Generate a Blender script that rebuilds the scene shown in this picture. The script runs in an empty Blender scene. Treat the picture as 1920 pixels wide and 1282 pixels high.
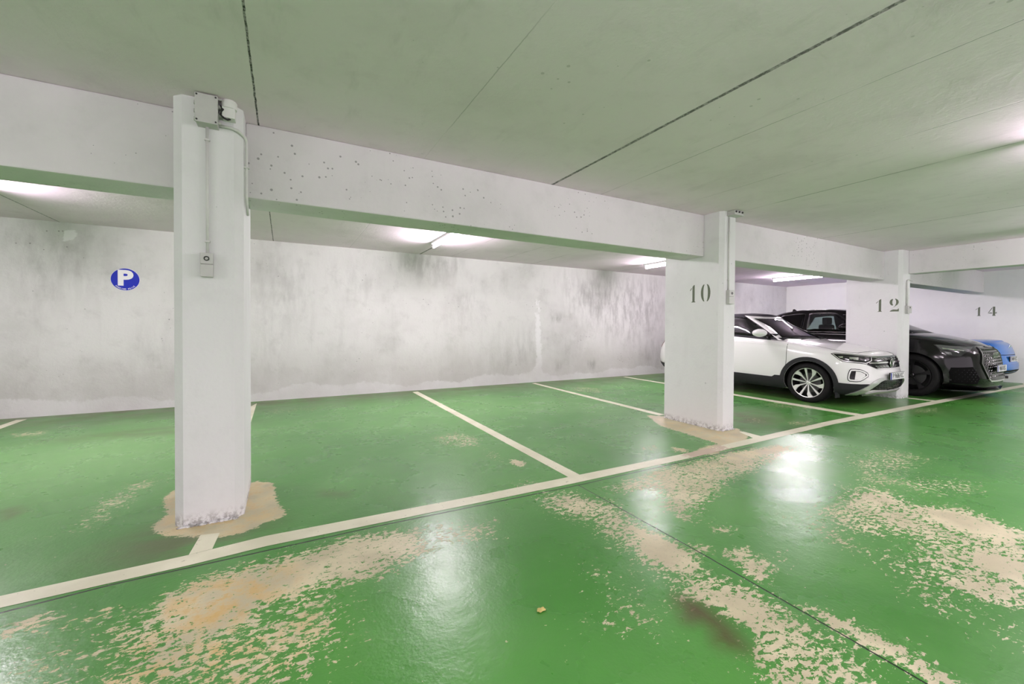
import bpy, bmesh, math, random
import numpy as np
from mathutils import Vector, Matrix, geometry
from mathutils.bvhtree import BVHTree

# ------------------------------------------------------------------ camera, world, exposure
sc = bpy.context.scene
COL = sc.collection
FPX = 782.70
TH, PI_, RO, VY, HC = math.radians(28.648764), -0.0121, 0.0051, 19.024, 1.27
_R = Vector((math.cos(TH), -math.sin(TH), 0)); _F = Vector((math.sin(TH), math.cos(TH), 0)); _U = Vector((0, 0, 1))
F2 = _F*math.cos(PI_) + _U*math.sin(PI_); _U2 = -_F*math.sin(PI_) + _U*math.cos(PI_)
R3 = _R*math.cos(RO) + _U2*math.sin(RO); U3 = -_R*math.sin(RO) + _U2*math.cos(RO)
cd = bpy.data.cameras.new('camera'); cam = bpy.data.objects.new('camera', cd); COL.objects.link(cam)
cd.sensor_fit = 'HORIZONTAL'; cd.sensor_width = 36.0; cd.lens = FPX/1920*36.0
cd.shift_y = -VY/1920.0; cd.clip_start = 0.05; cd.clip_end = 100
M3 = Matrix((R3, U3, -F2)).transposed()
cam.matrix_world = Matrix.Translation((0, 0, HC)) @ M3.to_4x4()
sc.camera = cam
sc.view_settings.view_transform = 'Standard'
sc.view_settings.look = 'None'
sc.view_settings.exposure = 0.0
sc.view_settings.gamma = 1.0
sc.view_settings.use_curve_mapping = False
ADDED_DAYLIGHT = 1.9          # fill light added through a made-up opening behind the camera
w = bpy.data.worlds.new('world'); sc.world = w; w.use_nodes = True
w.node_tree.nodes['Background'].inputs[0].default_value = (1.0, 0.88, 0.98, 1)
w.node_tree.nodes['Background'].inputs[1].default_value = ADDED_DAYLIGHT
sc.cycles.use_denoising = True
sc.cycles.max_bounces = 10
sc.cycles.diffuse_bounces = 7
sc.cycles.glossy_bounces = 4
sc.cycles.sample_clamp_indirect = 6
TUBE_POWER = 370.0       # emission strength of the fluorescent tubes

rnd = random.Random(7)
def ray(u, v): return (F2 + R3*((u-960)/FPX) - U3*((v-641+VY)/FPX)).normalized()
CAM = Vector((0, 0, HC))
def floorpt(u, v):
    d = ray(u, v); t = -HC/d.z
    p = CAM + d*t
    return (p.x, p.y)
def wallpt(u, v, Y):
    d = ray(u, v); t = Y/d.y
    p = CAM + d*t
    return (p.x, p.z)

# ------------------------------------------------------------------ materials
def lin(c):
    return tuple(((x/12.92) if x <= 0.04045 else ((x+0.055)/1.055)**2.4) for x in c)
def rgb(r, g, b): return lin((r/255, g/255, b/255)) + (1,)
def new_mat(name):
    m = bpy.data.materials.new(name); m.use_nodes = True
    nt = m.node_tree; b = nt.nodes['Principled BSDF']
    return m, nt, b
def simple(name, col, rough=0.5, metal=0.0, coat=0.0, spec=0.5, noise=0.0, nscale=20):
    m, nt, b = new_mat(name)
    b.inputs['Base Color'].default_value = col
    b.inputs['Roughness'].default_value = rough
    b.inputs['Metallic'].default_value = metal
    b.inputs['Specular IOR Level'].default_value = spec
    b.inputs['Coat Weight'].default_value = coat
    b.inputs['Coat Roughness'].default_value = 0.03
    if noise > 0:
        N = nt.nodes
        tc = N.new('ShaderNodeTexCoord'); nz = N.new('ShaderNodeTexNoise'); nz.inputs['Scale'].default_value = nscale
        nz.inputs['Detail'].default_value = 5
        mx = N.new('ShaderNodeMix'); mx.data_type = 'RGBA'
        mx.inputs[6].default_value = tuple(c*(1-noise) for c in col[:3]) + (1,)
        mx.inputs[7].default_value = tuple(min(1, c*(1+noise)) for c in col[:3]) + (1,)
        nt.links.new(tc.outputs['Object'], nz.inputs['Vector']); nt.links.new(nz.outputs['Fac'], mx.inputs[0])
        nt.links.new(mx.outputs[2], b.inputs['Base Color'])
    return m
class NB:
    """small node-building helper"""
    def __init__(s, nt): s.nt = nt; s.N = nt.nodes; s.L = nt.links
    def lk(s, a, b): s.L.new(a, b)
    def setin(s, sock, v):
        if isinstance(v, bpy.types.NodeSocket): s.L.new(v, sock)
        else: sock.default_value = v
    def math(s, op, a, b=None, c=None, clamp=False):
        n = s.N.new('ShaderNodeMath'); n.operation = op; n.use_clamp = clamp
        s.setin(n.inputs[0], a)
        if b is not None: s.setin(n.inputs[1], b)
        if c is not None: s.setin(n.inputs[2], c)
        return n.outputs[0]
    def noise(s, vec, scale, detail=4, rough=0.55, dist=0.0, col=False):
        n = s.N.new('ShaderNodeTexNoise'); s.lk(vec, n.inputs['Vector'])
        n.inputs['Scale'].default_value = scale; n.inputs['Detail'].default_value = detail
        n.inputs['Roughness'].default_value = rough; n.inputs['Distortion'].default_value = dist
        return n.outputs['Color'] if col else n.outputs['Fac']
    def ramp(s, v, lo, hi, a=0.0, b=1.0):
        n = s.N.new('ShaderNodeMapRange'); n.interpolation_type = 'SMOOTHSTEP'
        s.setin(n.inputs[0], v); s.setin(n.inputs[1], lo); s.setin(n.inputs[2], hi)
        n.inputs[3].default_value = a; n.inputs[4].default_value = b
        return n.outputs[0]
    def mix(s, f, a, b):
        n = s.N.new('ShaderNodeMix'); n.data_type = 'RGBA'
        s.setin(n.inputs[0], f); s.setin(n.inputs[6], a); s.setin(n.inputs[7], b)
        return n.outputs[2]
    def scalevec(s, vec, sc_):
        n = s.N.new('ShaderNodeMapping'); s.lk(vec, n.inputs['Vector']); n.inputs['Scale'].default_value = sc_
        return n.outputs[0]
    def attr(s, name):
        n = s.N.new('ShaderNodeAttribute'); n.attribute_name = name
        return n.outputs['Fac']
    def pos(s):
        return s.N.new('ShaderNodeNewGeometry').outputs['Position']
    def sep(s, v):
        n = s.N.new('ShaderNodeSeparateXYZ'); s.lk(v, n.inputs[0]); return n.outputs
    def bump(s, h, strength, dist, normal=None):
        n = s.N.new('ShaderNodeBump'); n.inputs['Strength'].default_value = strength; n.inputs['Distance'].default_value = dist
        s.lk(h, n.inputs['Height'])
        if normal is not None: s.lk(normal, n.inputs['Normal'])
        return n.outputs[0]

def concrete_mat(name, base, dark, warm, streak=0.0, stain=1.0, pores=0.5, use_attr=False, joints=None, rough=0.85, scuff=False):
    m, nt, b = new_mat(name); k = NB(nt); P = k.pos()
    n1 = k.noise(P, 0.9, 6, 0.6); n2 = k.noise(P, 4.5, 6, 0.65); n3 = k.noise(k.scalevec(P, (1, 1, 0.16)), 5.0, 5, 0.6)
    n4 = k.noise(P, 34, 3, 0.6)
    f = k.math('MULTIPLY', k.ramp(n1, 0.46, 0.72), 0.55*stain)
    f2 = k.math('MULTIPLY', k.ramp(n2, 0.5, 0.78), 0.40*stain)
    f = k.math('ADD', f, f2)
    if streak > 0:
        f3 = k.math('MULTIPLY', k.ramp(n3, 0.52, 0.74), streak)
        f = k.math('ADD', f, f3, clamp=True)
    col = k.mix(f, base, dark)
    col = k.mix(k.math('MULTIPLY', k.ramp(k.noise(P, 0.5, 3), 0.45, 0.7), 0.35*stain), col, warm)
    hgt = k.math('ADD', k.math('MULTIPLY', n2, 0.6), k.math('MULTIPLY', n4, 0.25))
    # small air-bubble pores
    vor = k.N.new('ShaderNodeTexVoronoi'); k.lk(P, vor.inputs['Vector']); vor.inputs['Scale'].default_value = 11 if pores < 0.65 else 20
    vor.inputs['Randomness'].default_value = 1.0
    pr = k.math('LESS_THAN', vor.outputs['Distance'], k.ramp(k.noise(P, 1.3, 2), 0.45 if pores < 0.65 else 0.38, 0.75, 0.0, 0.13 if pores < 0.65 else 0.2))
    col = k.mix(k.math('MULTIPLY', pr, pores), col, tuple(c*0.35 for c in dark[:3]) + (1,))
    if use_attr:
        a = k.attr('stain'); e = k.attr('efflor')
        nz = k.noise(k.scalevec(P, (1, 1, 0.3)), 7.0, 7, 0.7)
        am = k.math('MULTIPLY', a, k.ramp(nz, 0.38, 0.66), clamp=True)
        col = k.mix(k.math('MULTIPLY', am, 0.8), col, (0.22, 0.22, 0.21, 1))
        ns = k.noise(P, 9.0, 5, 0.65)
        em = k.ramp(k.math('ADD', e, k.math('MULTIPLY', k.math('SUBTRACT', ns, 0.5), 0.9)), 0.42, 0.62)
        col = k.mix(em, col, (0.80, 0.80, 0.80, 1))
        dm = k.attr('low_tone')
        dmm = k.math('MULTIPLY', dm, k.ramp(k.noise(P, 1.6, 5, 0.6), 0.3, 0.7, 0.5, 1.0), clamp=True)
        col = k.mix(dmm, col, (0.40, 0.39, 0.355, 1))
    if joints:
        X = k.sep(P)[0]
        wob = k.math('MULTIPLY', k.math('SUBTRACT', k.noise(P, 16, 5, 0.7), 0.5), 0.012)
        wob2 = k.math('MULTIPLY', k.math('SUBTRACT', k.noise(k.scalevec(P, (1, 1, 1)), 2.2, 3), 0.5), 0.02)
        hj = None
        for (xj, wd, dk) in joints:
            d = k.math('ABSOLUTE', k.math('SUBTRACT', k.math('ADD', X, wob), xj))
            line = k.ramp(d, wd, wd*0.45, 0, 1)
            if dk > 0.6:
                brk = k.ramp(k.noise(P, 28, 4, 0.8), 0.36, 0.58, 0.5, 1.0)
            else:
                brk = k.ramp(k.noise(P, 1.1, 3), 0.40, 0.56, 0.15, 1.0)
            lm = k.math('MULTIPLY', k.math('MULTIPLY', line, brk), dk, clamp=True)
            col = k.mix(lm, col, (0.05, 0.05, 0.048, 1))
            hj = line if hj is None else k.math('ADD', hj, line)
            # broad soft smears, darker at random, drawn out along the joints
        hgt = k.math('SUBTRACT', hgt, k.math('MULTIPLY', hj, 1.5))
        sm = k.noise(k.scalevec(P, (2.2, 0.5, 1)), 3.0, 5, 0.65)
        col = k.mix(k.math('MULTIPLY', k.ramp(sm, 0.56, 0.78), 0.3), col, tuple(c*0.62 for c in base[:3]) + (1,))
    if scuff:
        sc1 = k.ramp(k.noise(k.scalevec(P, (1, 1, 0.45)), 7.0, 5, 0.7), 0.66, 0.76)
        col = k.mix(k.math('MULTIPLY', sc1, 0.45), col, (0.30, 0.30, 0.30, 1))
        zz = k.sep(P)[2]
        foot = k.math('MULTIPLY', k.ramp(zz, 0.10, 0.0), k.ramp(k.noise(P, 26, 5, 0.7), 0.42, 0.60))
        col = k.mix(foot, col, (0.33, 0.32, 0.31, 1))
    nt.links.new(col, b.inputs['Base Color'])
    b.inputs['Roughness'].default_value = rough
    b.inputs['Specular IOR Level'].default_value = 0.25
    nt.links.new(k.bump(hgt, 0.35, 0.02), b.inputs['Normal'])
    return m

MAT = {}
MAT['wall'] = concrete_mat('wall_concrete', (0.70, 0.70, 0.685, 1), (0.42, 0.42, 0.40, 1), (0.60, 0.59, 0.56, 1), streak=0.16, stain=0.75, pores=0.6, use_attr=True)
MAT['wall_plain'] = concrete_mat('white_painted_wall', (0.76, 0.775, 0.745, 1), (0.62, 0.62, 0.61, 1), (0.70, 0.70, 0.69, 1), streak=0.1, stain=0.5, pores=0.1)
MAT['pillar'] = concrete_mat('white_painted_pillar', (0.74, 0.74, 0.745, 1), (0.56, 0.56, 0.56, 1), (0.70, 0.70, 0.70, 1), streak=0.12, stain=0.55, pores=0.35, scuff=True)
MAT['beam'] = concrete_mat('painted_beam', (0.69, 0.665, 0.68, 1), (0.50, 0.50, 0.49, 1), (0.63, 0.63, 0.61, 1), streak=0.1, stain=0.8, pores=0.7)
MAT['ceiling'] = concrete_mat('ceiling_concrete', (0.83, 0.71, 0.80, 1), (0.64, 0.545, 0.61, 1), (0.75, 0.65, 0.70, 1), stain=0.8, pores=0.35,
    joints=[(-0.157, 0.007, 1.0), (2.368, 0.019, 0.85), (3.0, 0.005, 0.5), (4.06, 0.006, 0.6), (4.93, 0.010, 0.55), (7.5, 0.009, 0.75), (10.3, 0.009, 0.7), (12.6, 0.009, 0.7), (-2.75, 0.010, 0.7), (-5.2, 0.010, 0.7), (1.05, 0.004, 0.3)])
MAT['line'] = None
MAT['numeral'] = simple('stencil_grey_green_paint', rgb(98, 106, 88), 0.7, noise=0.2, nscale=30)
MAT['plastic_grey'] = simple('grey_box_plastic', (0.50, 0.50, 0.48, 1), 0.5, noise=0.08)
MAT['plastic_white'] = simple('white_box_plastic', (0.72, 0.72, 0.70, 1), 0.45, noise=0.05)
MAT['pvc'] = simple('painted_conduit', (0.62, 0.62, 0.60, 1), 0.5, noise=0.08)
MAT['screw'] = simple('dark_screw', (0.06, 0.06, 0.06, 1), 0.5, 0.6)
MAT['black_cable'] = simple('black_rubber_cable', (0.02, 0.02, 0.02, 1), 0.6)
MAT['white_paint'] = simple('car_white_paint', (0.80, 0.80, 0.79, 1), 0.30, coat=0.8)
MAT['black_paint'] = simple('car_black_paint', (0.004, 0.004, 0.004, 1), 0.10, spec=0.40)
MAT['blue_paint'] = simple('car_blue_paint', rgb(30, 108, 195), 0.3, metal=0.1, coat=0.6)
MAT['dark_plastic'] = simple('dark_grey_cladding', (0.024, 0.025, 0.027, 1), 0.6, spec=0.2, noise=0.15, nscale=60)
MAT['well'] = simple('wheel_well_black', (0.004, 0.004, 0.004, 1), 0.9, spec=0.08)
MAT['black_gloss'] = simple('gloss_black_trim', (0.006, 0.006, 0.006, 1), 0.15, spec=0.3)
MAT['chrome'] = simple('chrome', (0.80, 0.80, 0.80, 1), 0.12, 1.0)
MAT['dark_chrome'] = simple('dark_chrome', (0.20, 0.20, 0.20, 1), 0.2, 1.0)
MAT['satin'] = simple('satin_silver', (0.62, 0.62, 0.61, 1), 0.35, 0.7)
MAT['alloy'] = simple('machined_alloy', (0.85, 0.84, 0.83, 1), 0.28, 0.7)
MAT['alloy_black'] = simple('black_alloy', (0.012, 0.012, 0.012, 1), 0.35, 0.2)
MAT['brake'] = simple('brake_disc_steel', (0.10, 0.10, 0.10, 1), 0.4, 0.8)
MAT['tyre'] = simple('tyre_rubber', (0.012, 0.012, 0.012, 1), 0.75, spec=0.12, noise=0.3, nscale=40)
MAT['fabric'] = simple('black_soft_top_fabric', (0.018, 0.016, 0.022, 1), 0.85, noise=0.2, nscale=120)
MAT['seat'] = simple('dark_seat_fabric', (0.010, 0.010, 0.011, 1), 0.8, spec=0.2)
MAT['red_lens'] = simple('dark_red_lens', (0.16, 0.015, 0.015, 1), 0.15, coat=1.0)
MAT['lamp_glass'] = simple('smoked_headlamp_glass', (0.02, 0.021, 0.022, 1), 0.08, coat=0.3)
MAT['lamp_clear'] = simple('clear_headlamp_reflector', (0.16, 0.165, 0.17, 1), 0.15, 0.6, coat=0.5)
MAT['plate_white'] = simple('plate_white', (0.75, 0.75, 0.76, 1), 0.4)
MAT['plate_black'] = simple('plate_lettering', (0.02, 0.02, 0.02, 1), 0.5)
MAT['plate_blue'] = simple('plate_blue_band', rgb(25, 45, 140), 0.4)
MAT['sign_blue'] = simple('sign_blue', rgb(2, 34, 178), 0.5, spec=0.25)
MAT['sign_white'] = simple('sign_white', (0.85, 0.85, 0.87, 1), 0.45)
MAT['leaf'] = simple('dry_yellow_leaf', rgb(196, 180, 110), 0.8, noise=0.3, nscale=60)
MAT['metal_white'] = simple('white_enamel', (0.7, 0.7, 0.7, 1), 0.4)

def glass_mat(name, tint, refl=0.9):
    m = bpy.data.materials.new(name); m.use_nodes = True; nt = m.node_tree
    for n in list(nt.nodes): nt.nodes.remove(n)
    o = nt.nodes.new('ShaderNodeOutputMaterial'); mx = nt.nodes.new('ShaderNodeMixShader')
    t = nt.nodes.new('ShaderNodeBsdfTransparent'); t.inputs[0].default_value = tint
    g = nt.nodes.new('ShaderNodeBsdfGlossy'); g.inputs['Roughness'].default_value = 0.02; g.inputs[0].default_value = (refl, refl, refl, 1)
    fr = nt.nodes.new('ShaderNodeFresnel'); fr.inputs[0].default_value = 1.5
    nt.links.new(fr.outputs[0], mx.inputs[0]); nt.links.new(t.outputs[0], mx.inputs[1]); nt.links.new(g.outputs[0], mx.inputs[2])
    nt.links.new(mx.outputs[0], o.inputs[0])
    return m
MAT['glass'] = glass_mat('car_window_glass', (0.72, 0.78, 0.77, 1))
MAT['glass_mid'] = glass_mat('tinted_window_glass', (0.30, 0.32, 0.32, 1))
MAT['glass_dark'] = glass_mat('privacy_glass', (0.10, 0.105, 0.11, 1))
def emit_mat(name, col, st):
    m = bpy.data.materials.new(name); m.use_nodes = True; nt = m.node_tree
    for n in list(nt.nodes): nt.nodes.remove(n)
    o = nt.nodes.new('ShaderNodeOutputMaterial'); e = nt.nodes.new('ShaderNodeEmission')
    e.inputs[0].default_value = col; e.inputs[1].default_value = st
    nt.links.new(e.outputs[0], o.inputs[0]); return m
MAT['tube'] = emit_mat('fluorescent_tube', (1.0, 0.878, 0.975, 1), TUBE_POWER)

def floor_mat():
    m, nt, b = new_mat('green_floor_paint'); k = NB(nt); P = k.pos()
    dens = k.attr('peel'); tint = k.attr('tint'); dirt = k.attr('dirt'); wet = k.attr('stain')
    # flaky mask: fine noise thresholded by the local wear density
    n1 = k.noise(k.scalevec(P,(0.75,1.25,1)), 30.0, 9, 0.72, 0.4); n2 = k.noise(P, 60.0, 5, 0.65, 0.2); n0 = k.noise(P, 4.0, 4, 0.5)
    nn = k.math('ADD', k.math('ADD', k.math('MULTIPLY', n1, 0.66), k.math('MULTIPLY', n2, 0.20)), k.math('MULTIPLY', n0, 0.14))
    nn = k.math('ADD', 0.5, k.math('MULTIPLY', k.math('SUBTRACT', nn, 0.5), 1.55))
    thr = k.math('SUBTRACT', 0.74, k.math('MULTIPLY', dens, 0.40))
    peel = k.ramp(k.math('SUBTRACT', nn, thr), -0.006, 0.006)
    specks = k.math('GREATER_THAN', k.noise(P, 26, 3, 0.6), 0.728)
    peel = k.math('MAXIMUM', peel, k.math('MULTIPLY', specks, 0.75))
    # paint colours
    g = k.mix(k.ramp(k.noise(P, 0.8, 4), 0.35, 0.65), rgb(66, 133, 51), rgb(80, 146, 61))
    g = k.mix(k.math('MULTIPLY', k.ramp(k.noise(P, 5, 6, 0.7), 0.5, 0.8), 0.35), g, rgb(88, 142, 72))
    g = k.mix(k.attr('pale'), g, rgb(128, 182, 108))
    g = k.mix(k.math('MULTIPLY', dirt, k.ramp(k.noise(k.scalevec(P, (0.5, 1, 1)), 4, 6, 0.7), 0.28, 0.6), clamp=True), g, rgb(92, 96, 62))
    scuff = k.noise(k.scalevec(P, (0.6, 2.2, 1)), 14, 6, 0.75)
    g = k.mix(k.math('MULTIPLY', k.ramp(scuff, 0.66, 0.74), 0.55), g, rgb(48, 92, 52))
    c = k.mix(k.ramp(k.noise(P, 3.5, 5, 0.6), 0.35, 0.65), rgb(188, 180, 148), rgb(216, 208, 174))
    c = k.mix(k.math('MULTIPLY', k.ramp(k.noise(P, 14, 5, 0.7), 0.5, 0.75), 0.35), c, rgb(150, 138, 118))
    c = k.mix(k.math('MULTIPLY', k.ramp(k.noise(k.scalevec(P, (1, 1.6, 1)), 40, 6, 0.75), 0.55, 0.75), 0.4), c, rgb(120, 108, 88))
    c = k.mix(k.math('MULTIPLY', tint, k.ramp(k.noise(P, 7, 6, 0.7), 0.40, 0.62), clamp=True), c, rgb(206, 166, 86))
    col = k.mix(peel, g, c)
    col = k.mix(k.math('MULTIPLY', wet, k.ramp(k.noise(P, 9, 4), 0.15, 0.42), clamp=True), col, rgb(80, 62, 34))
    # control joints cut in the slab
    S = k.sep(P); X, Y = S[0], S[1]
    wob = k.math('MULTIPLY', k.math('SUBTRACT', k.noise(P, 12, 4, 0.7), 0.5), 0.008)
    j1 = k.ramp(k.math('ABSOLUTE', k.math('ADD', k.math('SUBTRACT', Y, k.attr('jy')), wob)), 0.0075, 0.004)
    j1 = k.math('MULTIPLY', j1, k.math('LESS_THAN', X, 4.4))
    j2 = k.ramp(k.math('ABSOLUTE', k.math('ADD', k.math('SUBTRACT', X, k.attr('jx')), wob)), 0.006, 0.003)
    j2 = k.math('MULTIPLY', j2, k.math('LESS_THAN', Y, 2.67))
    j = k.math('MAXIMUM', j1, j2)
    col = k.mix(j, col, (0.004, 0.012, 0.005, 1))
    nt.links.new(col, b.inputs['Base Color'])
    r = k.ramp(k.noise(P, 2.0, 4), 0.3, 0.7, 0.24, 0.34)
    r = k.math('ADD', r, k.math('MULTIPLY', peel, 0.16))
    r = k.math('ADD', r, k.math('MULTIPLY', dirt, 0.12))
    nt.links.new(r, b.inputs['Roughness'])
    b.inputs['Specular IOR Level'].default_value = 0.66
    h = k.math('ADD', k.math('MULTIPLY', k.noise(P, 55, 3, 0.6), 0.5), k.math('MULTIPLY', k.noise(P, 9, 3, 0.5), 1.2))
    h = k.math('SUBTRACT', h, k.math('MULTIPLY', peel, 0.35))
    h = k.math('SUBTRACT', h, k.math('MULTIPLY', j, 3.0))
    nt.links.new(k.bump(h, 0.32, 0.006), b.inputs['Normal'])
    return m
MAT['floor'] = floor_mat()
def line_mat():
    m, nt, b = new_mat('worn_white_line_paint'); k = NB(nt); P = k.pos()
    n = k.noise(P, 12, 8, 0.7); c = k.mix(k.ramp(k.noise(P, 3, 5), 0.35, 0.65), rgb(218, 216, 190), rgb(232, 230, 206))
    c = k.mix(k.math('MULTIPLY', k.ramp(n, 0.62, 0.68), 0.7), c, rgb(150, 145, 118))
    c = k.mix(k.math('MULTIPLY', k.ramp(k.noise(P, 25, 5, 0.7), 0.66, 0.70), 0.8), c, rgb(90, 118, 80))
    wn = k.ramp(k.math('ADD', k.attr('worn'), k.math('MULTIPLY', k.math('SUBTRACT', k.noise(P, 18, 6, 0.7), 0.5), 1.6)), 0.5, 0.6)
    c = k.mix(wn, c, rgb(196, 178, 158))
    nt.links.new(c, b.inputs['Base Color']); b.inputs['Roughness'].default_value = 0.42
    nt.links.new(k.bump(n, 0.2, 0.004), b.inputs['Normal'])
    return m
MAT['line'] = line_mat()

# ------------------------------------------------------------------ object helpers
def tag(o, label=None, cat=None, group=None, kind=None):
    if label: o['label'] = label
    if cat: o['category'] = cat
    if group: o['group'] = group
    if kind: o['kind'] = kind
    return o
def link(o, parent=None):
    COL.objects.link(o)
    if parent is not None:
        o.parent = parent
    return o
def empty(name, loc, label, cat, group=None):
    o = bpy.data.objects.new(name, None); o.location = loc; o.empty_display_size = 0.2
    COL.objects.link(o); return tag(o, label, cat, group)
def world_loc(o):
    v = Vector((0, 0, 0))
    while o is not None: v += o.location; o = o.parent
    return v
def mk(name, verts, faces, mat, parent=None, smooth=False, origin=None, fmats=None):
    """mesh object from WORLD coordinates; no object here is rotated so parents only offset"""
    pl = world_loc(parent) if parent is not None else Vector((0, 0, 0))
    if origin is None:
        if parent is None:
            a = np.array([tuple(v) for v in verts]); origin = Vector(((a[:, 0].min()+a[:, 0].max())/2, (a[:, 1].min()+a[:, 1].max())/2, a[:, 2].min()))
        else:
            a = np.array([tuple(v) for v in verts]); origin = Vector(tuple((a.min(0)+a.max(0))/2))
    origin = Vector(origin)
    me = bpy.data.meshes.new(name)
    me.from_pydata([tuple(Vector(v)-origin) for v in verts], [], faces)
    mats = mat if isinstance(mat, (list, tuple)) else [mat]
    for mm in mats: me.materials.append(mm)
    if fmats:
        for p, i in zip(me.polygons, fmats): p.material_index = i
    bm = bmesh.new(); bm.from_mesh(me); bmesh.ops.recalc_face_normals(bm, faces=bm.faces); bm.to_mesh(me); bm.free()
    if smooth:
        me.polygons.foreach_set('use_smooth', [True]*len(me.polygons))
        if smooth == 'auto': me.set_sharp_from_angle(angle=math.radians(38))
    me.update()
    o = bpy.data.objects.new(name, me); o.location = origin - pl
    return link(o, parent)
class MB:
    def __init__(s): s.v = []; s.f = []
    def add(s, v, f):
        n = len(s.v); s.v += [tuple(p) for p in v]; s.f += [tuple(i+n for i in q) for q in f]; return s
    def box(s, x0, x1, y0, y1, z0, z1, bev=0.0):
        if bev <= 0:
            v = [(x, y, z) for x in (x0, x1) for y in (y0, y1) for z in (z0, z1)]
            return s.add(v, [(0, 1, 3, 2), (4, 6, 7, 5), (0, 4, 5, 1), (2, 3, 7, 6), (0, 2, 6, 4), (1, 5, 7, 3)])
        bm = bmesh.new(); bmesh.ops.create_cube(bm, size=1)
        for q in bm.verts:
            q.co = Vector(((x0+x1)/2+q.co.x*(x1-x0), (y0+y1)/2+q.co.y*(y1-y0), (z0+z1)/2+q.co.z*(z1-z0)))
        bmesh.ops.bevel(bm, geom=list(bm.edges), offset=bev, segments=2, affect='EDGES', profile=0.6)
        s.frombm(bm); return s
    def frombm(s, bm):
        bm.verts.ensure_lookup_table(); bm.verts.index_update()
        s.add([v.co.copy() for v in bm.verts], [[v.index for v in f.verts] for f in bm.faces]); bm.free()
    def prism(s, poly, a0, a1, axis='z'):
        """extrude a 2D polygon; axis names the extrusion direction"""
        n = len(poly)
        def P(p, a): return {'z': (p[0], p[1], a), 'x': (a, p[0], p[1]), 'y': (p[0], a, p[1])}[axis]
        v = [P(p, a0) for p in poly] + [P(p, a1) for p in poly]
        f = [tuple(range(n))[::-1], tuple(range(n, 2*n))] + [(i, (i+1) % n, n+(i+1) % n, n+i) for i in range(n)]
        return s.add(v, f)
    def tube(s, pts, r, seg=10, cap=True):
        pts = [Vector(p) for p in pts]; rings = []; v = []
        prev = None
        for i, p in enumerate(pts):
            d = ((pts[min(i+1, len(pts)-1)]-p).normalized() + (p-pts[max(i-1, 0)]).normalized())
            d = d.normalized() if d.length > 1e-6 else Vector((0, 0, 1))
            if prev is None:
                a = d.cross(Vector((0, 0, 1)));
                if a.length < 0.1: a = d.cross(Vector((1, 0, 0)))
            else: a = prev - d*prev.dot(d)
            a.normalize(); prev = a; b_ = d.cross(a)
            v += [p + (a*math.cos(t) + b_*math.sin(t))*r for t in [2*math.pi*j/seg for j in range(seg)]]
        f = [(i*seg+j, i*seg+(j+1) % seg, (i+1)*seg+(j+1) % seg, (i+1)*seg+j) for i in range(len(pts)-1) for j in range(seg)]
        if cap: f += [tuple(range(seg))[::-1], tuple((len(pts)-1)*seg+j for j in range(seg))]
        return s.add(v, f)
    def lathe_x(s, prof, cx, cy, cz, seg=48, closed=False):
        """prof: list of (x offset, radius) turned about the x axis"""
        v = []; n = len(prof)
        for j in range(seg):
            t = 2*math.pi*j/seg
            for (dx, r) in prof: v.append((cx+dx, cy+r*math.cos(t), cz+r*math.sin(t)))
        f = []
        m = n if closed else n-1
        for j in range(seg):
            for i in range(m):
                a, b_ = j*n+i, j*n+(i+1) % n; c, d = ((j+1) % seg)*n+(i+1) % n, ((j+1) % seg)*n+i
                f.append((a, b_, c, d))
        return s.add(v, f)
    def build(s, name, mat, parent=None, smooth=False, **kw): return mk(name, s.v, s.f, mat, parent, smooth, **kw)

def polydist(pts, poly):
    """signed distance (positive inside) of points (n,2) to a polygon"""
    p = np.asarray(poly, float); n = len(p); d = np.full(len(pts), 1e9); ins = np.zeros(len(pts), bool)
    for i in range(n):
        a, b_ = p[i], p[(i+1) % n]; e = b_-a; w_ = pts-a
        t = np.clip((w_@e)/max(e@e, 1e-12), 0, 1)
        d = np.minimum(d, np.hypot(*(w_-t[:, None]*e).T))
        c = ((a[1] <= pts[:, 1]) & (b_[1] > pts[:, 1])) | ((b_[1] <= pts[:, 1]) & (a[1] > pts[:, 1]))
        with np.errstate(divide='ignore', invalid='ignore'):
            xi = a[0] + (pts[:, 1]-a[1])*e[0]/(e[1] if abs(e[1]) > 1e-12 else 1e-12)
        ins ^= c & (pts[:, 0] < xi)
    return np.where(ins, d, -d)
def set_attr(o, name, arr):
    at = o.data.attributes.new(name, 'FLOAT', 'POINT'); at.data.foreach_set('value', np.asarray(arr, np.float32))

# ------------------------------------------------------------------ room shell
YW, XR, XL, YB, ZC = 8.16, 15.30, -8.5, -4.2, 2.70
# floor grid: dense where the camera looks, with wear stored per vertex
def grid_axis(a, b_, mid0, mid1, fine, coarse):
    xs = list(np.arange(a, mid0, coarse)) + list(np.arange(mid0, mid1, fine)) + list(np.arange(mid1, b_, coarse)) + [b_]
    return np.array(xs)
gx = grid_axis(XL, XR, -3.2, 9.0, 0.035, 0.12); gy = grid_axis(YB, YW, 0.3, 4.6, 0.035, 0.10)
nx, ny = len(gx), len(gy)
GX, GY = np.meshgrid(gx, gy); pts = np.stack([GX.ravel(), GY.ravel()], 1)
idx = np.arange(nx*ny).reshape(ny, nx)
ff = np.stack([idx[:-1, :-1].ravel(), idx[:-1, 1:].ravel(), idx[1:, 1:].ravel(), idx[1:, :-1].ravel()], 1)
me = bpy.data.meshes.new('floor')
me.from_pydata(np.c_[pts, np.zeros(len(pts))].tolist(), [], ff.tolist()); me.materials.append(MAT['floor'])
floor = bpy.data.objects.new('floor', me); COL.objects.link(floor); tag(floor, kind='structure')

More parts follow.
